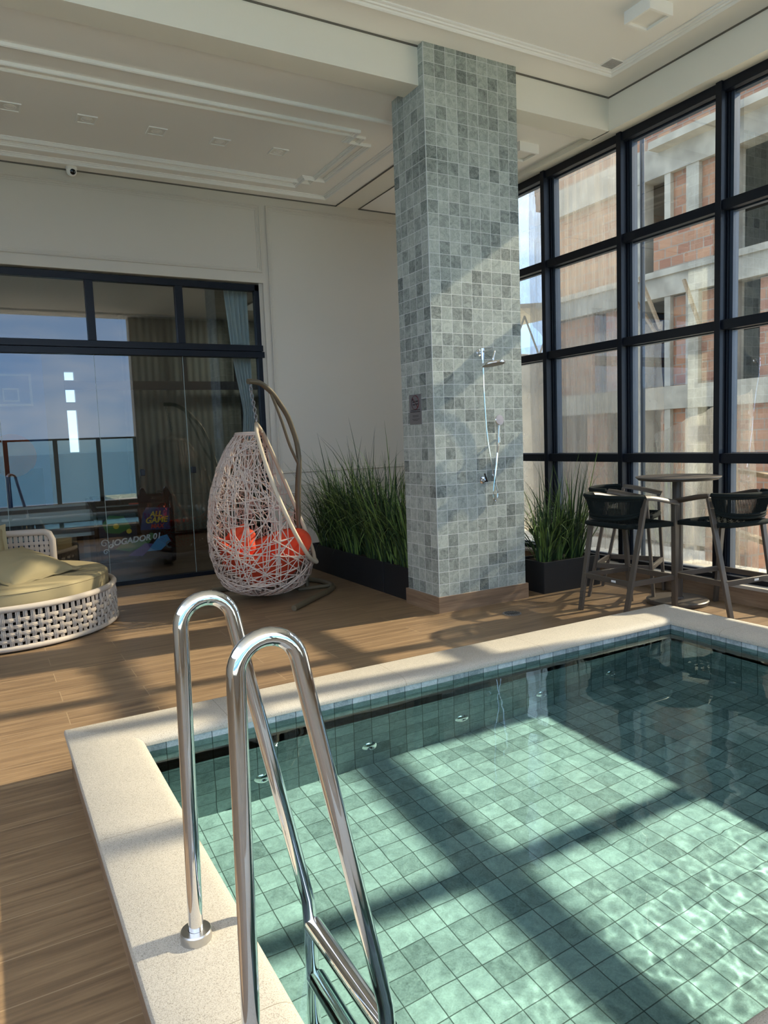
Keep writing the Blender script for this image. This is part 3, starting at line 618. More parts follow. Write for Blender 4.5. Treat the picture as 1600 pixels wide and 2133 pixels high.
# ================================================================== stools
def make_stool(label, loc, rz):
    t = thing('bar_stool', loc, label, 'stool', rz, group='rope bar stools round the tall table')
    B = lambda mb, n, m_, p=t, **k: mb.build(n, m_, p, local=True, **k)
    for s in (-1, 1):
        fx, fy = -.265, s * .235; tx_, ty_ = -.085, s * .265
        B(MB().bar((fx, fy, 0), (tx_, ty_, .90), .024, .042, (0, 1, 0)), 'leg', M['taupe'], bevel=.003)
        B(MB().bar((.265, s * .225, 0), (.215, s * .262, .855), .024, .042, (0, 1, 0)), 'leg', M['taupe'], bevel=.003)
        pts = smoothpath([(-.09, s * .268, .912), (-.02, s * .278, .905), (.08, s * .285, .885), (.24, s * .268, .852)], 5)
        a = MB().tube(pts, .026, 10, flat=.45); B(a, 'armrest', M['taupe'])
    fr = MB(); z = .275
    def lx(zz, back): return lerp(-.265, -.085, zz / .9) if back else lerp(.265, .215, zz / .855)
    fb, ff = lx(z, 1), lx(z, 0); yb, yf = .243, .236
    fr2 = MB().bar((fb, -yb, z), (fb, yb, z), .02, .04); B(fr2, 'footrest', M['taupe'], bevel=.002)
    B(MB().bar((ff, -yf, z), (ff, yf, z), .02, .04), 'footrest', M['taupe'], bevel=.002)
    for s in (-1, 1): B(MB().bar((fb, s * yb, z), (ff, s * yf, z), .02, .04), 'footrest', M['taupe'], bevel=.002)
    B(MB().box(fb - .0125, fb - .0102, -.10, -.055, z - .008, z + .008), 'care_label', M['label'])
    # seat frame + woven seat
    def seat(u, v):   # u front-back, v left-right
        x = lerp(-.215, .225, u); hw = lerp(.205, .232, u); y = lerp(-hw, hw, v)
        k_ = 1 - (2 * v - 1) ** 4 * .0
        x = x + .02 * (1 - (2 * v - 1) ** 2) * (1 if u > .5 else -1) * abs(2 * u - 1)
        return Vector((x, y, .695 - .04 * (1 - (2 * u - 1) ** 2) * (1 - (2 * v - 1) ** 2) + .006 * (1 - 2 * u)))
    edge = [seat(i / 12, 0) for i in range(12)] + [seat(1, i / 12) for i in range(12)] + [seat(1 - i / 12, 1) for i in range(12)] + [seat(0, 1 - i / 12) for i in range(12)]
    B(MB().tube(edge, .019, 10, closed=True), 'seat_frame', M['darkrope'])
    ws = MB(); nn = 15
    for i in range(1, nn):
        for d in (0, 1):
            for off in (-.0, ):
                pts = []
                for j in range(0, 21):
                    q = j / 20; u, v = ((i / nn, q) if d else (q, i / nn))
                    P = seat(u, v); P.z += .0045 * sin(pi * (q * nn + i) + (pi if d else 0)); pts.append(P)
                ws.tube(pts, .0078, 5, flat=.5, caps=False)
    B(ws, 'woven_seat', M['darkrope'])
    for s in (-1, 1): B(MB().bar((-.15, s * .232, .695), (.225, s * .25, .69), .02, .03), 'seat_rail', M['darkrope'], bevel=.002)
    # rope back: U band
    def back(th, z_):     # th -1..1
        a = th * 1.52; f_ = (z_ - .745) / .175
        rx = lerp(.165, .205, f_); ry = lerp(.225, .268, f_)
        return Vector((-.09 - rx * (cos(a) ** .8 if cos(a) > 0 else 0), ry * sin(a), z_ - .02 * (abs(th) ** 3) * (1 - f_) * -2.0))
    top = [back(-1 + 2 * i / 36, .918) for i in range(37)]; bot = [back(-1 + 2 * i / 36, .75) for i in range(37)]
    B(MB().tube(top, .017, 10), 'top_rail', M['darkrope']); B(MB().tube(bot, .013, 10), 'bottom_rail', M['darkrope'])
    rp = MB(); nr_ = 60
    for i in range(nr_ + 1):
        th = -1 + 2 * i / nr_; pts = [back(th, .75 + .168 * q) + Vector((0, 0, 0)) for q in (0, .33, .66, 1)]
        w_ = .0056 if abs(th) > .7 else .0040
        rp.tube(pts, w_, 5, caps=False)
    # wound wrap at top and bottom
    for zz, r0 in ((.895, .011), (.772, .011)):
        rp.tube([back(-1 + 2 * i / 36, zz) for i in range(37)], r0, 6)
    B(rp, 'rope_back', M['darkrope'])
    return t
make_stool('dark rope bar stool nearest the pillar, seen from behind at the left of the table', (1.20, -.85, 0), -.04)
make_stool('dark rope bar stool behind the table, half hidden against the window', (1.685, -.405, 0), -1.05)
make_stool('dark rope bar stool at the right edge, backrest to the camera side', (1.745, -1.30, 0), 1.50)

# ================================================================== planters and ornamental grass
def planter(x0, x1, y0, y1, h, label, group=None):
    t = thing('planter', ((x0 + x1) / 2, (y0 + y1) / 2, 0), label, 'planter', group=group); q = .014
    b = MB(); b.box(x0, x1, y0, y0 + q, 0, h); b.box(x0, x1, y1 - q, y1, 0, h); b.box(x0, x0 + q, y0 + q, y1 - q, 0, h); b.box(x1 - q, x1, y0 + q, y1 - q, 0, h); b.box(x0 + q, x1 - q, y0 + q, y1 - q, 0, .02)
    b.build('trough', M['planter'], t, smooth=False, bevel=.002)
    MB().grid(lambda u, v: (lerp(x0 + q, x1 - q, u), lerp(y0 + q, y1 - q, v), h - .03 + .012 * noise.noise(Vector((u * 9, v * 9, x0)))), 16, 16).build('soil', M['soil'], t)
    return t
def clump(x, y, z, n, hgt, spread, label, group, seed, dark=.5, lean=(0, 0), rad=.07, clampf=None):
    rr = random.Random(seed); A, Bm = MB(), MB()
    t = thing('ornamental_grass', (x, y, z), label, 'plant', group=group)
    for i in range(n):
        a = rr.uniform(0, 2 * pi); r0 = rad * sqrt(rr.random()); bx_, by_ = x + r0 * cos(a), y + r0 * sin(a)
        a2 = a + rr.gauss(0, .5); tilt = abs(rr.gauss(0, 1)) * spread; L_ = hgt * rr.uniform(.5, 1.1); droop = rr.uniform(.15, 1.35) ** 2 * 1.1
        if rr.random() < .10: L_ *= 1.25; droop *= .35; tilt *= 1.3
        ns = 7; px, py, pz = bx_, by_, z; ang = tilt * .55
        w0 = rr.uniform(.0045, .0095); vs = []; sd = Vector((-sin(a2 + rr.uniform(-.6, .6)), cos(a2), 0)).normalized()
        for k_ in range(ns + 1):
            s_ = k_ / ns; wd = w0 * (1 - s_ ** 2.2) * (1 if s_ > .1 else .6) + .0004
            c_ = Vector((px, py, pz)); vs += [c_ - sd * wd, c_ + Vector((cos(a2), sin(a2), 0)) * wd * .5, c_ + sd * wd]
            ang = tilt * .5 + droop * s_ * s_ * 1.9
            st = L_ / ns; px += (sin(ang) * cos(a2) + lean[0] * s_) * st; py += (sin(ang) * sin(a2) + lean[1] * s_) * st; pz += cos(ang) * st
        if clampf and any(clampf(v) for v in vs): continue
        fs = [(3 * k_ + j, 3 * k_ + j + 1, 3 * k_ + j + 4, 3 * k_ + j + 3) for k_ in range(ns) for j in (0, 1)]
        (A if rr.random() > dark else Bm).add(vs, fs)
    A.build('light_blades', M['leafA'], t); Bm.build('dark_blades', M['leafB'], t)
    return t
planter(.025, .40, .51, .962, .288, 'black trough planter beside the pillar, near one of the left pair')
planter(.025, .40, .972, 2.62, .288, 'long black trough planter running from the left pair to the back wall')
cl1 = lambda v: (v.x > -.02 and v.x < .93 and -.02 < v.y < .50) or v.y > 2.96 or v.z < .02
labs = ['tall green grass clump in the short trough hard against the pillar', 'tall grass clump where the two left troughs meet', 'bushy grass clump in the near third of the long trough', 'tall grass clump at the middle of the long left trough', 'grass clump just behind the hanging chair stand, far half of the long trough', 'grass clump at the far end of the long trough by the back wall']
for i, (y, h_) in enumerate(((.68, .82), (1.03, .93), (1.38, 1.0), (1.74, .98), (2.1, .92), (2.42, .78))):
    clump(.2 + rnd.uniform(-.03, .03), y, .26, 210, h_ * 1.04, .50, labs[i], 'grass clumps behind the hanging chair', 20 + i, .55, lean=(-.12, 0), rad=.15, clampf=cl1)
planter(1.105, 1.78, .0, .38, .28, 'black trough planter to the right of the pillar under the windows')
cl2 = lambda v: (v.x < .93 and v.y > -.03) or v.x > 2.09 or v.z < .02
clump(1.22, .13, .25, 120, .70, .50, 'green grass clump in the right planter, closest to the pillar', 'grass clumps in the right planter', 41, .6, lean=(-.05, -.08), rad=.07, clampf=cl2)
clump(1.42, .22, .25, 120, .78, .48, 'green grass clump in the middle of the right planter', 'grass clumps in the right planter', 42, .55, rad=.09, clampf=cl2)
clump(1.62, .17, .25, 130, .84, .48, 'tall green grass clump in the right planter, end towards the stools', 'grass clumps in the right planter', 43, .5, lean=(.08, 0), rad=.08, clampf=cl2)

# ================================================================== hanging egg chair and its stand
VP = lambda s_, z_, o_=0: (-1.01 + .933 * s_ - .359 * o_, 1.40 + .359 * s_ + .933 * o_, z_)
st = thing('hanging_chair_stand', (-.45, 1.75, 0), 'bronze tubular steel stand with a curved arch holding the hanging egg chair', 'stand')
main = smoothpath([VP(-.02, 1.968), VP(.05, 1.968), VP(.13, 1.952), VP(.24, 1.886), VP(.325, 1.797), VP(.424, 1.672), VP(.487, 1.538), VP(.526, 1.429), VP(.546, 1.306), VP(.547, 1.196), VP(.543, .99, .02), VP(.535, .674, .03), VP(.55, .3, .02), VP(.575, .03, 0)], 5)
MB().tube(main, .024, 16).build('arch', M['bronze'], st)
MB().tube(smoothpath([VP(.24, 1.872), VP(.349, 1.632), VP(.44, 1.391), VP(.531, 1.224)], 6), .0135, 12).build('brace', M['bronze'], st)
MB().tube(smoothpath([VP(.560, 1.291), VP(.615, 1.123, .1), VP(.65, .939, .16), VP(.655, .771, .19), VP(.64, .5, .21), VP(.65, .25, .22), VP(.67, .03, .22)], 6), .018, 14).build('rear_leg', M['bronze'], st)
MB().tube([VP(.545, .78, .02), VP(.65, .80, .18)], .010, 10).build('crossbar', M['bronze'], st)
base = smoothpath([(-.933, .819, .025), (-.62, 1.09, .025), (-.37, 1.31, .025), (-.27, 1.46, .025), (-.25, 1.62, .025), (-.27, 1.80, .025), (-.36, 1.95, .025), (-.52, 2.02, .025), (-.9, 2.03, .025), (-1.30, 2.02, .025)], 6)
MB().tube(base, .025, 14).build('floor_ring', M['bronze'], st)
MB().tube([(-.27, 1.50, .025), (-.60, 1.50, .03), (-.60, 1.96, .03), (-.52, 2.02, .025)], .018, 12).build('base_bar', M['bronze'], st)

EC = Vector((-.955, 1.432)); RT = [(.06, .14), (.09, .26), (.14, .36), (.20, .40), (.28, .435), (.435, .475), (.63, .485), (.82, .470), (.98, .445), (1.21, .375), (1.38, .29), (1.47, .225), (1.52, .185)]
def ER(z): return interp(RT, z)
al = radians(-28); EN = Vector((cos(al), sin(al))); ET = Vector((-sin(al), cos(al)))
U0, UK, ZT = .0, .365, 1.585
def plane_u(z): return U0 + UK * (ZT - z) - .02 * sin(pi * (ZT - z) / 1.25)
eg = thing('hanging_egg_chair', (EC.x, EC.y, .06), 'off white woven egg chair hanging on a chain from its bronze stand', 'hanging chair')
def epos(th, z, off=0):
    r_ = ER(z) + off; return Vector((EC.x + r_ * cos(th), EC.y + r_ * sin(th), z))
def inside_open(p):
    return (Vector((p.x, p.y)) - EC).dot(EN) > plane_u(p.z) - .005 and p.z > .34
ws = MB(); rr = random.Random(11)
def strand(th, z, dth, dz, n, rad, off):
    pts = []
    for k_ in range(n):
        if z < .065 or z > 1.52: break
        P = epos(th, z, off + .003 * sin(k_ * 1.7 + th * 5))
        if inside_open(P): break
        pts.append(P); th += dth; z += dz
    if len(pts) > 2: ws.tube(pts, rad, 5, caps=False)
for i in range(470):
    th = rr.uniform(0, 2 * pi); z = rr.uniform(.07, 1.5); a = rr.choice([0.15, .6, 1.05, 1.5, -.15, -.6, -1.05, -1.5]) + rr.gauss(0, .16)
    if z < .3: a *= .5
    step = .045; r_ = ER(z); n = rr.randint(9, 22)
    for sgn in (1, -1): strand(th, z, sgn * step * cos(a) / r_, sgn * step * sin(a), n // 2 + 1, rr.uniform(.0036, .0056), rr.uniform(-.008, .006))
for i in range(26):   # near-vertical ribs and upper-back lacing
    th = 2 * pi * i / 26; strand(th, .10, 0, .05, 30, .0042, -.006)
for i in range(90):
    th = rr.uniform(0, 2 * pi); z = rr.uniform(1.15, 1.5); strand(th, z, rr.uniform(-.05, .05), -.04, 9, .0042, .002)
for i in range(60):   # bottom nest
    th = rr.uniform(0, 2 * pi); r_ = rr.uniform(0, .2); a = rr.uniform(0, 2 * pi)
    pts = []
    for k_ in range(-5, 6):
        x_, y_ = r_ * cos(th) + cos(a) * k_ * .05, r_ * sin(th) + sin(a) * k_ * .05; d = math.hypot(x_, y_)
        if d < .40: pts.append((EC.x + x_, EC.y + y_, .055 + .22 * (d / .40) ** 3.2 + rr.uniform(0, .006)))
    if len(pts) > 2: ws.tube(pts, .004, 5, caps=False)
for zz, o_ in ((1.515, .004), (1.50, .0)): 
    pts = [epos(2 * pi * k_ / 60, zz, o_) for k_ in range(60)]
    seg = [p for p in pts if not inside_open(p)]; j0 = next((j for j in range(60) if inside_open(pts[j - 1]) and not inside_open(pts[j])), 0)
    ordd = [pts[(j0 + j) % 60] for j in range(60)]; ordd = [p for p in ordd if not inside_open(p)]; ws.tube(ordd, .009, 8)
for k_ in range(14):
    a = pi * k_ / 14; seg = [Vector((EC.x + .18 * q * cos(a), EC.y + .18 * q * sin(a), 1.522)) for q in (-1, -.75, -.5, -.25, 0, .25, .5, .75, 1)]
    seg = [p for p in seg if (Vector((p.x, p.y)) - EC).dot(EN) < .04]
    if len(seg) > 1: ws.tube(seg, .004, 5, caps=False)
ws.build('woven_shell', M['rattan'], eg)
def rimp(z, s):
    u = plane_u(z); r_ = ER(z) if z < 1.47 else lerp(.225, .02 + .0, (z - 1.47) / .12)
    v = sqrt(max(0, (r_ + .004) ** 2 - u * u)) if z < 1.47 else lerp(sqrt(max(0, .229 ** 2 - plane_u(1.47) ** 2)), .0, ((z - 1.47) / .125) ** 1.6)
    return Vector((EC.x + EN.x * u + ET.x * v * s, EC.y + EN.y * u + ET.y * v * s, z))
zs = [.345 + (1.595 - .345) * (i / 30) for i in range(31)]
rimpts = [rimp(z, 1) for z in zs] + [rimp(z, -1) for z in zs[::-1][1:]]
b0, b1 = rimpts[-1], rimpts[0]      # close along the bottom front
low = [b0 + (b1 - b0) * t + Vector((EN.x, EN.y, 0)) * (.022 * sin(pi * t)) - Vector((0, 0, .02 * sin(pi * t))) for t in (.12, .25, .38, .5, .62, .75, .88)]
MB().tube(rimpts + low, .0185, 12, closed=True).build('rim', M['rim'], eg)
MB().tube([epos(al + 1.05 + .02, .80, -.01), epos(al - 1.05, .80, -.01)], .006, 8).build('inner_bar', M['bronze'], eg)
ch = MB(); top = Vector((-1.01, 1.40, 1.945)); bt_ = Vector((EC.x + EN.x * .0, EC.y + EN.y * .0, 1.615))
nl = 11
for i in range(nl):
    c = top.lerp(bt_, (i + .5) / nl); a0 = 0 if i % 2 else pi / 2
    ch.tube([c + Vector((cos(a0) * .014 * cos(t), sin(a0) * .014 * cos(t), .0225 * sin(t))) for t in [2 * pi * k_ / 12 for k_ in range(12)]], 0.0045, 6, closed=True)
ch.build('chain', M['brushed'], eg)

def puff_bowl():
    rr = random.Random(3); mb = MB()
    def outer(rho, ph):
        zc = .115 + (.33 + .17 * max(0, cos(ph - pi * .93)) ** 2 + .16 * max(0, cos(ph - radians(25))) ** 2) * rho ** 2.4
        R_ = min(ER(zc) - .028, .435) * rho ** .8
        return zc, R_
    def fn(u, v):
        ph = 2 * pi * u
        if v < .5:      # underside
            rho = v * 2; z, R_ = outer(rho, ph)
            return (EC.x + R_ * cos(ph), EC.y + R_ * sin(ph), z)
        rho = 2 - v * 2; z, R_ = outer(rho, ph)
        lob = abs(sin(ph * 6)) ** .5; rad_ = abs(sin(rho * pi * 2.0)) ** .5
        th = (.055 + .075 * lob * rad_) * (1 - rho ** 6 * .55)
        nx_ = -cos(ph) * rho ** 1.5; ny_ = -sin(ph) * rho ** 1.5; nzz = sqrt(max(.05, 1 - min(.95, rho ** 3)))
        P = Vector((EC.x + R_ * cos(ph), EC.y + R_ * sin(ph), z)) + Vector((nx_, ny_, nzz)).normalized() * th * (1 if rho < .999 else 0.0)
        return P
    return mb.grid(fn, 144, 60, wrapu=True)
so = tag(puff_bowl().build('seat_cushion', M['orange'], angle=3), 'round orange tufted seat cushion inside the egg chair', 'cushion')

def pillow(name, c, sx_, sy_, th, R3, mat, flange=0, seed=0, lab=None, cat='pillow', crease=.004):
    def mk(sgn):
        def fn(u, v):
            x, y = 2 * u - 1, 2 * v - 1
            k_ = (1 - abs(x) ** 2.6) * (1 - abs(y) ** 2.6); h = th * max(0, k_) ** .55
            pin = 1 - .07 * (1 - abs(y) ** 2) * abs(x) ** 2 ; pin2 = 1 - .07 * (1 - abs(x) ** 2) * abs(y) ** 2
            z = sgn * (h + crease * noise.noise(Vector((x * 3 + seed, y * 3, sgn))) * (1 if h > .01 else 0) + crease * 1.6 * abs(noise.noise(Vector((x * 1.5, y * 5 + seed, 4)))) * k_)
            return Vector(c) + R3 @ Vector((x * sx_ * pin, y * sy_ * pin2, z))
        return fn
    mb = MB(); mb.grid(mk(1), 40, 40); mb.grid(mk(-1), 40, 40)
    if flange:
        out = []
        for k_ in range(81 * 2):
            pass
        def ring(e_, zz):
            q = []
            for s_, (a, b) in enumerate((((-1, -1), (1, -1)), ((1, -1), (1, 1)), ((1, 1), (-1, 1)), ((-1, 1), (-1, -1)))):
                for i in range(12):
                    t = i / 12; x, y = lerp(a[0], b[0], t), lerp(a[1], b[1], t)
                    px = x * (1 - .07 * (1 - abs(y) ** 2)) * sx_; py = y * (1 - .07 * (1 - abs(x) ** 2)) * sy_
                    q.append(Vector(c) + R3 @ Vector((px + e_ * x, py + e_ * y, zz + (.006 * sin(i * 2.1 + s_) if e_ else 0))))
            return q
        r0, r1 = ring(-.01, 0), ring(flange, 0); n = len(r0)
        mb.add([*r0, *r1], [(i, (i + 1) % n, n + (i + 1) % n, n + i) for i in range(n)])
        r0, r1 = ring(-.01, .004), ring(flange, .004)
        mb.add([*r0, *r1], [(i, (i + 1) % n, n + (i + 1) % n, n + i) for i in range(n)])
    o = mb.build(name, mat, angle=3); tag(o, lab, cat); return o
from mathutils import Euler
def round_puff(name, c, r_, th, R3, mat, lab):
    def fn(u, v):
        ph = 2 * pi * u; t = -pi / 2 + pi * v; rho = max(0, cos(t)) ** .75; lob = 1 + .05 * cos(ph * 9) * rho
        z = th * sin(t) * (1 - .38 * math.exp(-(rho * 3.2) ** 2)) * (1 + .14 * cos(ph * 9) * rho * (1 - rho) * 3)
        return Vector(c) + R3 @ Vector((r_ * rho * lob * cos(ph), r_ * rho * lob * sin(ph), z))
    return tag(MB().grid(fn, 90, 40, wrapu=True).build(name, mat, angle=3), lab, 'pillow')
round_puff('back_pillow', (-1.20, 1.42, .50), .215, .085, Euler((radians(8), radians(-66), radians(8))).to_matrix(), M['orange'], 'orange scatter pillow at the left side inside the egg chair')

# ================================================================== daybed
DC = Vector((-3.05, 1.725)); DR = .825
db = thing('round_daybed', (DC.x, DC.y, 0), 'round outdoor daybed woven in beige rope with a sand coloured mattress', 'daybed')
dp = lambda a, r_, z: Vector((DC.x + r_ * cos(a), DC.y + r_ * sin(a), z))
circ = lambda r_, z, n=96: [dp(2 * pi * i / n, r_, z) for i in range(n)]
MB().tube(circ(DR - .005, .315), .024, 10, closed=True).build('top_rim', M['rope'], db)
MB().tube(circ(DR + .0, .03), .02, 10, closed=True).build('bottom_rim', M['rope'], db)
wv = MB(); NV = 104; zr = [.085, .135, .185, .235]
for i in range(NV):
    a = 2 * pi * i / NV; vis = True
    for c3 in (-1, 0, 1):
        pts = []
        for j in range(17):
            z = lerp(.03, .312, j / 16); wz = sin(pi * (z - .06) / .05 + pi * (i % 2)) if .06 < z < .26 else 0
            pts.append(dp(a + c3 * .0105 / DR, DR + .008 * wz + .003 * (c3 == 0), z))
        wv.tube(pts, .0062, 4, caps=False)
for ri, z in enumerate(zr):
    for c3 in (-1, 0, 1):
        n = NV * 2; wv.tube([dp(2 * pi * k_ / n, DR - .008 * cos(pi * k_ / 2 * 1.0 + pi * ri) * (1 if k_ % 2 == 0 else 0) + .003 * (c3 == 0), z + c3 * .0095) for k_ in range(n)], .0056, 4, closed=True)
wv.build('woven_side', M['rope'], db)
MB().lathe((DC.x, DC.y, 0), [(DR - .03, .22), (DR - .03, .26), (DR - .06, .27)], 64).build('deck_panel', M['black'], db)
mt = MB(); R_ = DR - .045
mt.lathe((DC.x, DC.y, 0), [(R_ - .03, .275), (R_ - .006, .285), (R_, .31), (R_, .40), (R_ - .004, .418), (R_ - .016, .43), (R_ - .04, .436), (R_ * .6, .44), (.0001, .44)], 96, cap=False)
mt.build('mattress', M['cushion'], db, angle=.9)
MB().tube(circ(R_ - .002, .415), .0045, 6, closed=True).build('piping', M['cushion'], db)
# backrest
a0, a1 = radians(59), radians(150)
arc = lambda z, r_=DR + .0, n=28: [dp(lerp(a0, a1, i / n), r_, z) for i in range(n + 1)]
bk = [dp(a0, DR, .33), dp(a0, DR, .62), dp(a0 + .03, DR, .672), dp(a0 + .08, DR, .69)] + arc(.69)[2:]
MB().tube(bk, .03, 12).build('back_rail', M['rope'], db)
wb = MB()
for i in range(30):
    a = lerp(a0 + .07, a1, i / 29)
    for c3 in (-1, 0, 1):
        wb.tube([dp(a + c3 * .0105 / DR, DR + .008 * sin(pi * (lerp(.33, .68, j / 12)) / .05 + pi * (i % 2)), lerp(.33, .68, j / 12)) for j in range(13)], .0062, 4, caps=False)
for ri, z in enumerate((.39, .44, .49, .54, .59)):
    for c3 in (-1, 0, 1): wb.tube([p + Vector((0, 0, 0)) for p in arc(z + c3 * .0095, DR + .006 * (1 if ri % 2 else -1), 30)], .0056, 4)
wb.build('woven_back', M['rope'], db)
pillow('pillow', (-2.95, 1.60, .52), .30, .30, .095, Euler((radians(14), radians(-3), radians(38))).to_matrix(), M['cushion'], flange=.035, seed=5, lab='square sand beige pillow lying on the daybed mattress, in the sun')
pillow('pillow', (-3.27, 2.12, .585), .27, .24, .085, Euler((radians(52), 0, radians(8))).to_matrix(), M['cushion'], flange=.03, seed=9, lab='sand beige pillow propped against the daybed backrest, at the left edge')
# ================================================================== outside the windows: unfinished building
BX = 9.0
bd = thing('building_under_construction', (BX, 4, -1.0), 'unfinished multi storey building of raw concrete and hollow red brick beyond the windows', 'building')
def bb_(x0, x1, y0, y1, z0, z1): return MB().box(x0, x1, y0, y1, z0, z1)
# brick infill panels (front face BX+.12)
for y0, y1, z0, z1 in ((4.14, 4.49, 5.2, 6.50), (4.77, 5.13, 5.2, 6.45), (6.45, 8.6, 4.5, 6.35), (4.14, 5.13, 2.25, 4.0), (4.77, 5.44, -1.2, 1.8), (6.4, 6.9, 2.25, 4.0), (7.25, 8.6, 2.25, 4.0),
                       (1.4, 9.15, 6.95, 12.5), (6.9, 7.5, -1.2, 1.8), (2.4, 3.3, 2.25, 4.0), (2.4, 4.2, -1.2, 1.8)):
    bb_(BX + .12, BX + .3, y0, y1, z0, z1).build('brick_wall', M['brick'], bd, smooth=False)
for y0, y1 in ((5.13, 5.27), (4.49, 4.77), (5.80, 6.05), (3.76, 4.14), (2.4, 2.7), (8.45, 8.75), (6.05, 6.4)):
    bb_(BX + .02, BX + .34, y0, y1, -1.2, 7.0).build('column', M['concrete'], bd, smooth=False)
for z0, z1, ya in ((6.36, 6.95, 8.75), (4.02, 4.54, 8.75), (1.80, 2.25, 8.75), (-.9, -.5, 8.75), (8.3, 9.0, 9.2)):
    bb_(BX, BX + .36, 2.4, ya, z0, z1).build('beam', M['concrete'], bd, smooth=False)
bb_(BX - .02, BX + .14, 4.15, 5.50, 4.54, 5.22).build('brick_parapet', M['brick'], bd, smooth=False)
bb_(BX - .3, BX + .2, 2.4, 5.40, 6.81, 6.95).build('ledge', M['concrete'], bd, smooth=False)
bb_(BX - .06, BX + .2, 2.4, 9.0, 4.42, 4.54).build('slab_edge', M['concrete'], bd, smooth=False)
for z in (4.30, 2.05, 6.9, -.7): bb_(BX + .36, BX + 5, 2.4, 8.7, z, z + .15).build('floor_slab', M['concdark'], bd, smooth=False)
bb_(BX, BX + 5, -.32, 1.35, -1.2, 7.0).build('low_sun_block', M['concrete'], bd, smooth=False)  # added unseen block keeping the sun off the deck behind the pillar
bb_(BX, BX + .3, 1.4, 2.4, -1.2, 12.5).build('tall_sun_block', M['brick'], bd, smooth=False)  # added unseen tall block keeping the sun off the back wall
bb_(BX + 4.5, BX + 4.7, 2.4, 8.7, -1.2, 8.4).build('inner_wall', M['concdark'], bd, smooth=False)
bb_(BX + .36, BX + 4.6, 8.5, 8.7, -1.2, 8.4).build('end_wall', M['brick'], bd, smooth=False)
# broken brick edge overhanging at the top left
eg_ = MB(); rr = random.Random(4)
for i in range(5): eg_.box(BX + .1, BX + .34, 8.6, 9.05 + rr.uniform(0, .25), 6.75 + i * .19, 6.94 + i * .19)
eg_.build('broken_edge', M['brick'], bd, smooth=False)
# low roof and shed behind the first bays
rf = thing('site_shed', (11, 11.5, -1), 'low tan construction shed with a sloping sheet roof behind the pillar side windows', 'shed')
MB().add([(6.5, 9.2, 4.35), (12, 9.2, 4.9), (12, 14, 4.9), (6.5, 14, 4.35), (6.5, 9.2, 4.25), (12, 9.2, 4.8), (12, 14, 4.8), (6.5, 14, 4.25)], [(0, 1, 2, 3), (7, 6, 5, 4), (0, 4, 5, 1), (1, 5, 6, 2), (2, 6, 7, 3), (3, 7, 4, 0)]).build('roof', M['roofing'], rf, smooth=False)
bb_(7.2, 11.8, 9.4, 9.55, -1.0, 3.3).build('front_wall', M['ground'], rf, smooth=False)
tr = MB()
for i in range(6):
    x = 6.6 + i * .9; tr.tube([(x, 9.3, 3.35), (x + .45, 9.3, 4.3)], .025, 5); tr.tube([(x + .45, 9.3, 4.3), (x + .9, 9.3, 3.35)], .025, 5)
tr.tube([(6.6, 9.3, 3.35), (12, 9.3, 3.35)], .03, 6)
tr.build('truss', M['roofing'], rf)
# scaffold braces under slab in bay two
sc = thing('formwork_props', (8.6, 5.4, 2.4), 'slanting timber props under the concrete slab of the unfinished building', 'props')
for a, b in (((8.75, 5.95, 4.3), (8.75, 5.25, 3.3)), ((8.7, 5.6, 4.45), (8.65, 5.05, 3.35)), ((8.75, 4.6, 4.2), (8.75, 4.25, 3.3))):
    MB().bar(a, b, .06, .05).build('prop', M['timber'], sc, smooth=False)
MB().bar((8.7, 6.0, 3.30), (8.7, 4.1, 3.22), .10, .05).build('plank', M['timber'], sc, smooth=False)
struct('ground', MB().box(2.43, 30, -30, 40, -1.15, -1.0), M['ground'], smooth=False)
struct('outer_ledge', MB().box(2.43, 3.4, -6.3, 3.2, -.25, .02), M['ground'], smooth=False)
struct('sea', MB().box(-9000, 9000, -14000, -60, -40.2, -40), M['sea'], smooth=False)

# ---- dusty film hung outside
def sheet(name, P00, P10, P11, P01, mat, lab, folds=14, amp=.03, nu=80, nv=40, sag=0, seed=0, grp=None, flare=0):
    P00, P10, P11, P01 = map(Vector, (P00, P10, P11, P01))
    nrm = (P10 - P00).cross(P01 - P00).normalized()
    def fn(u, v):
        p = (P00.lerp(P10, u)).lerp(P01.lerp(P11, u), v)
        ph = folds * 2 * pi * u + 2.2 * noise.noise(Vector((u * 3 + seed, v * 1.5, 0)))
        p = p + nrm * (amp * sin(ph) * (.4 + .6 * (1 - v) + flare * v) + amp * 1.2 * noise.noise(Vector((u * 7, v * 4, seed))))
        p.z -= sag * sin(pi * u) * (1 - v) + 0.03 * noise.noise(Vector((u * 9, seed, 0))) * (1 - v)
        return p
    o = MB().grid(fn, nu, nv).build(name, mat, angle=3)
    return tag(o, lab, 'plastic sheet', group=grp)
sheet('plastic_sheet', (2.9, .62, .1), (2.9, 2.2, .1), (2.9, 2.2, 5.2), (2.9, .62, 5.2), M['film'], 'long dusty see-through sheet hanging outside the window bay right of the pillar', 12, .03)
sheet('plastic_sheet', (3.3, .55, -.3), (3.3, 2.9, -.3), (3.3, 2.9, 2.55), (3.3, .55, 2.55), M['film2'], 'lower crumpled sheet outside the window bay right of the pillar', 7, .05, seed=3)
sheet('plastic_sheet', (3.2, -.62, -.2), (3.2, .6, -.2), (3.2, .6, 1.35), (3.2, -.55, 1.75), M['film'], 'sagging dusty sheet low outside the window behind the bar table', 5, .05, seed=5, sag=.0)
sheet('plastic_sheet', (4.4, -1.4, -.3), (4.4, .05, -.3), (4.4, -.12, 3.0), (4.4, -1.4, 3.2), M['film2'], 'pale draped sheet outside the rightmost window bay', 5, .08, seed=8)
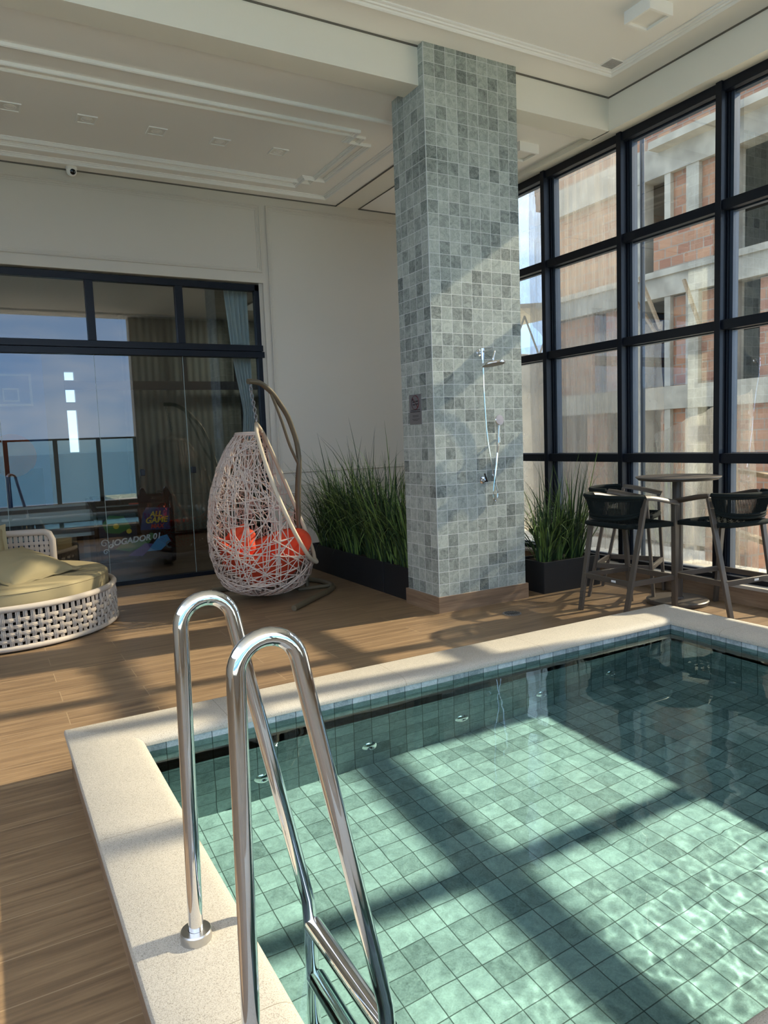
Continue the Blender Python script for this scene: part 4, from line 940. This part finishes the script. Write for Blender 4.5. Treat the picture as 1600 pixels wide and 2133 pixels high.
sheet('plastic_sheet', (2.96, 2.0, 2.5), (2.96, 2.9, 3.6), (2.96, 2.9, 5.22), (2.96, 1.95, 5.22), M['film2'], 'white loose sheet edge outside the sliver of window next to the pillar', 4, .04, seed=12)
sc = thing('scaffold', (2.93, 1.8, -1), 'thin grey scaffold tubes outside the glass from which the long dusty sheet hangs', 'scaffold')
MB().tube([(2.95, .5, 5.22), (2.95, 3.1, 5.22)], .025, 8).build('top_tube', M['sash'], sc)
for y in (.52, 3.05): MB().tube([(2.95, y, -1.0), (2.95, y, 5.25)], .024, 8).build('upright', M['sash'], sc)
# ---- timber and junk seen low through the glass
wd = thing('timber_stack', (4.2, .1, -1), 'rough timber frame and boards standing outside the window behind the table', 'timber')
for a, b, w_ in (((4.0, -.9, .02), (4.3, .75, .30), .10), ((4.0, -1.2, .75), (4.5, .7, .92), .10), ((4.2, -.5, -1.0), (4.2, -.42, .98), .09), ((4.3, .35, -1.0), (4.3, .42, 1.05), .09), ((4.1, -1.3, -1.0), (4.2, -1.05, .9), .09), ((4.15, -1.2, .35), (4.2, -.4, .95), .07)):
    MB().bar(a, b, w_, .05).build('board', M['timber'], wd, smooth=False)
bs = thing('brick_pile', (5.2, 1.0, -1), 'stack of hollow red bricks on the ground outside, low behind the stools', 'bricks')
MB().box(5.0, 5.5, .7, 1.3, -1, .45).build('stack', M['brick'], bs, smooth=False)

# ================================================================== balcony behind the camera (seen mirrored in the doors)
struct('balcony_curb', MB().box(XL, .02, YR - .25, YR, 0, .27), M['granite'], smooth=False)
gd = thing('glass_balustrade', (-3, YR - .1, .27), 'glass guard rail with dark metal posts mirrored in the left glass doors', 'railing')
MB().box(XL, .02, YR - .13, YR - .07, 1.66, 1.70).build('handrail', M['railmetal'], gd, smooth=False)
xs_ = (.0, -.80, -1.69, -2.66, -3.6, -4.5, -5.4, -6.4)
for x in xs_: MB().box(x - .045, x + .045, YR - .15, YR - .08, .27, 1.66).build('post', M['railmetal'], gd, smooth=False)
for a, b in zip(xs_, xs_[1:]): MB().box(b + .035, a - .035, YR - .11, YR - .10, .30, 1.66).build('glass_panel', M['railglass'], gd, smooth=False)

struct('outer_terrace', MB().box(-16, 2.4, -13, YR - .3, -.4, -.3), M['ground'], smooth=False)
# ================================================================== game room behind the doors
GB = 7.2
gw = MB(); gw.box(XL, 1.35, GB, GB + .15, 0, 1.05); gw.box(XL, -1.93, GB, GB + .15, 1.05, 3.6); gw.box(-1.79, 1.35, GB, GB + .15, 1.05, 3.6); gw.box(-1.93, -1.79, GB, GB + .15, 2.62, 3.6); gw.box(-1.93, -1.79, GB, GB + .15, 2.36, 2.49); gw.box(-1.93, -1.79, GB, GB + .15, 2.04, 2.16); gw.box(-1.93, -1.79, GB, GB + .15, 1.05, 1.40)
struct('wall_inner', gw, M['innerwall'], smooth=False)
struct('wall_inner_right', MB().box(1.2, 1.35, YB + .16, GB, 0, 3.6), M['innerwall'], smooth=False)
struct('ceiling_inner', MB().box(XL, 1.35, YB + .16, GB + .15, 3.45, 3.6), M['innerwall'], smooth=False)
struct('floor_inner', MB().box(XL, 1.2, YB + .17, GB, 0, .006), M['indoor'], smooth=False)
fr = MB(); fr.box(-2.0, 1.2, 6.6, 6.66, 2.30, 2.43); fr.box(-.29, -.22, 6.6, 6.66, 2.43, 3.44); fr.box(.54, .60, 6.6, 6.66, 2.43, 3.44); fr.box(.62, .66, 6.6, 6.66, .01, 2.3)
struct('window_2', fr, M['frame'], smooth=False)
def drape(name, x0, x1, y, z0, z1, mat, lab, folds, amp, pinch=None):
    def fn(u, v):
        x = lerp(x0, x1, u); z = lerp(z0, z1, v)
        if pinch:
            k_ = pinch(z); x = lerp(x1, x, k_)
        return (x, y + amp * sin(folds * 2 * pi * u + .6 * sin(v * 3)), z)
    return tag(MB().grid(fn, folds * 10, 24).build(name, mat, angle=3), lab, 'curtain')
drape('curtain', -1.15, 1.15, 6.85, .08, 3.44, M['curtain'], 'long grey green curtain across the back of the game room', 22, .010)
drape('curtain', -.72, -.345, 3.26, 1.35, 3.4, M['curtainw'], 'white sheer curtain gathered at the right end of the glass doors', 5, .035, lambda z: interp([(1.35, .42), (1.8, .30), (2.4, .55), (3.4, .78)], z))
# added fill light that brightens the game room, with an added panel above it
la = bpy.data.objects.new('game_room_lamp', bpy.data.lights.new('game_room_lamp', 'AREA')); COL.objects.link(la)
la.data.shape = 'RECTANGLE'; la.data.size = .5; la.data.size_y = .5; la.data.energy = 16; la.location = (.75, 5.6, 3.42); la.data.color = (1, .95, .88)
lp = thing('fill_light_panel', (.75, 5.6, 3.45), 'flat white panel added above the fill light in the game room, out of view', 'ceiling light')
MB().box(.45, 1.05, 5.3, 5.9, 3.43, 3.45).build('housing', M['white'], lp, smooth=False)
# air hockey table
ah = thing('air_hockey_table', (-2.9, 4.7, 0), 'white edged air hockey table behind the glass doors, left of the arcade machine', 'game table')
MB().box(-4.2, -1.62, 4.3, 5.4, .62, .70).build('playing_top', M['greyp'], ah, smooth=False)
MB().box(-4.24, -1.58, 4.26, 4.32, .60, .73).build('rail', M['white'], ah, bevel=.008); MB().box(-4.24, -1.58, 5.38, 5.44, .60, .73).build('rail', M['white'], ah, bevel=.008)
MB().box(-4.2, -1.62, 4.28, 5.42, .42, .46).build('lower_band', M['white'], ah, smooth=False)
MB().box(-4.1, -1.72, 4.35, 5.35, .46, .62).build('cabinet', M['greyp'], ah, smooth=False)
for x in (-3.95, -2.0):
    MB().box(x - .14, x + .14, 4.5, 5.2, .0, .42).build('leg', M['greyp'], ah, smooth=False)
# basketball picture on the side panel at far left
mu = thing('basketball_mural', (-2.7, 6.3, 0), 'tall panel printed with a hoop and an orange ball, at the far left behind glass', 'panel')
MB().box(-3.35, -2.30, 6.2, 6.28, .01, 3.0).build('backing', M['mural'], mu, smooth=False)
MB().box(-3.25, -2.40, 6.19, 6.199, .45, 1.2).build('lower_print', M['murald'], mu, smooth=False)
MB().lathe((-2.76, 6.2, 1.38), [(.30, 0), (.27, .02), (.15, .035), (.0001, .04)], 36, (0, -1, 0), cap=False).build('ball_print', M['ball'], mu)
hb = MB(); 
for a in [(q[0] + .53, q[1] + .53, q[2] - .05, q[3] - .05) for q in ((-3.5, -2.98, 2.50, 2.53), (-3.5, -2.98, 2.10, 2.13), (-3.5, -3.47, 2.13, 2.5), (-3.01, -2.98, 2.13, 2.5), (-3.34, -3.14, 2.32, 2.34), (-3.34, -3.14, 2.16, 2.18), (-3.34, -3.32, 2.18, 2.32), (-3.16, -3.14, 2.18, 2.32))]: hb.box(a[0], a[1], 6.185, 6.199, a[2], a[3])
hb.build('backboard_lines', M['white'], mu, smooth=False)
# arcade machine
AY = 4.0
ar = thing('arcade_machine', (-1.6, 4.3, 0), 'black arcade machine with colourful prints and the words JOGADOR 01 behind the doors', 'arcade machine')
MB().prism([(4.0, .10), (4.55, .10), (4.55, .86), (4.3, .86), (4.02, .72)], -2.03, -1.22, 'x').build('cabinet', M['gblack'], ar, smooth=False, bevel=.012)
sp_ = MB().prism([(3.95, .16), (3.98, .06), (4.1, .02), (4.6, .02), (4.64, .10), (4.64, .80), (4.6, .88), (3.98, .84), (3.95, .7)], -1.22, -1.17, 'x').build('side_panel', M['gblack'], ar, bevel=.01)
MB().prism([(3.97, .30), (4.0, .06), (4.6, .06), (4.62, .84), (4.0, .72)], -2.07, -2.03, 'x').build('side_panel', M['gblack'], ar, bevel=.008)
for x0, x1 in ((-1.545, -1.44), (-1.27, -1.17)):
    MB().prism([(x0, .84), (x0 + .005, .92), (x0 + .03, .955), (x0 + .055, .95), (x1, .84)], 4.0, 4.06, 'y').build('ear', M['gblack'], ar, bevel=.006)
MB().prism([(-1.56, .78), (-1.17, .76), (-1.17, .86), (-1.3, .84), (-1.45, .85), (-1.56, .86)], 4.0, 4.05, 'y').build('monitor_hood', M['gblack'], ar)
js = MB().lathe((-1.75, 4.12, .78), [(.05, 0), (.05, .02), (.012, .022), (.009, .07), (.02, .08), (.022, .095), (.0001, .11)], 20).build('joystick', M['gblack'], ar)
bq = MB().lathe((-1.60, 4.09, .765), [(.055, 0), (.055, .012), (.0001, .014)], 20, cap=False).build('red_button', M['gred'], ar)
MB().box(-2.02, -1.56, 4.0, 4.28, .755, .765).build('control_deck', M['greyp'], ar, smooth=False)
MB().prism([(-1.98, .56), (-1.90, .66), (-1.74, .64), (-1.66, .50), (-1.8, .44), (-1.94, .46)], AY - .009, AY - .006, 'y').build('dark_green_shape', M['ggreen'], ar, smooth=False)
MB().box(-2.02, -1.60, AY - .006, AY, .14, .70).build('front_print', M['gnavy'], ar, smooth=False)
MB().prism([(-1.56, .46), (-1.20, .44), (-1.20, .70), (-1.48, .72), (-1.52, .66)], AY - .006, AY, 'y').build('right_print', M['gblue'], ar, smooth=False)
pr_ = MB()
for (x, z, r_) in ((-1.83, .53, .035), (-1.69, .46, .03)):
    pr_.lathe((x, AY - .006, z), [(r_, 0), (r_ * .9, .004), (.0001, .006)], 24, (0, -1, 0), cap=False)
pr_.build('round_motif', M['gyellow'], ar)
pr_ = MB(); 
for (x, z, r_) in ((-1.97, .34, .05), (-1.96, .24, .035), (-1.90, .30, .03)):
    pr_.tube([(x + r_ * (1 - t / 9) * cos(t), AY - .008, z + r_ * (1 - t / 9) * sin(t)) for t in [i * .35 for i in range(22)]], .006, 5)
pr_.build('swirl', M['gwhite'], ar)
MB().prism([(-1.86, .26), (-1.72, .36), (-1.55, .34), (-1.45, .42), (-1.38, .40), (-1.5, .27), (-1.7, .22)], AY - .009, AY - .006, 'y').build('green_shape', M['ggreen'], ar, smooth=False)
MB().prism([(-1.5, .20), (-1.36, .36), (-1.26, .38), (-1.22, .30), (-1.34, .20)], AY - .0105, AY - .006, 'y').build('light_blue_shape', M['gcyan'], ar, smooth=False)
MB().prism([(-1.72, .17), (-1.52, .30), (-1.40, .28), (-1.56, .15)], AY - .0100, AY - .006, 'y').build('purple_shape', M['gpurple'], ar, smooth=False)
MB().lathe((-1.235, AY - .006, .26), [(.05, 0), (.045, .006), (.03, .006), (.028, 0)], 24, (0, -1, 0), cap=False).build('speaker_grille', M['greyp'], ar)
def text(s_, x, z, size, mat, name, tilt=0, y=AY - .013, shear=.25):
    cu = bpy.data.curves.new(name, 'FONT'); cu.body = s_; cu.size = size; cu.extrude = .002; cu.shear = shear; cu.offset = size * .028
    cu.align_x = 'CENTER'; o = bpy.data.objects.new(name, cu); COL.objects.link(o)
    dg = bpy.context.evaluated_depsgraph_get(); me = bpy.data.meshes.new_from_object(o.evaluated_get(dg)); bpy.data.objects.remove(o)
    me.materials.clear(); me.materials.append(mat); q = bpy.data.objects.new(name, me); COL.objects.link(q); q.parent = ar
    q.location = Vector((x, y, z)) - ar.location; q.rotation_euler = (radians(90), -tilt, 0); return q
text('JOGADOR 01', -1.615, .325, .095, M['gwhite'], 'player_lettering', radians(4))
text('ALL', -1.375, .61, .085, M['gyellow'], 'title_lettering'); text('GAME', -1.375, .535, .095, M['gyellow'], 'title_lettering'); text('MAX', -1.37, .47, .07, M['gred'], 'title_lettering')
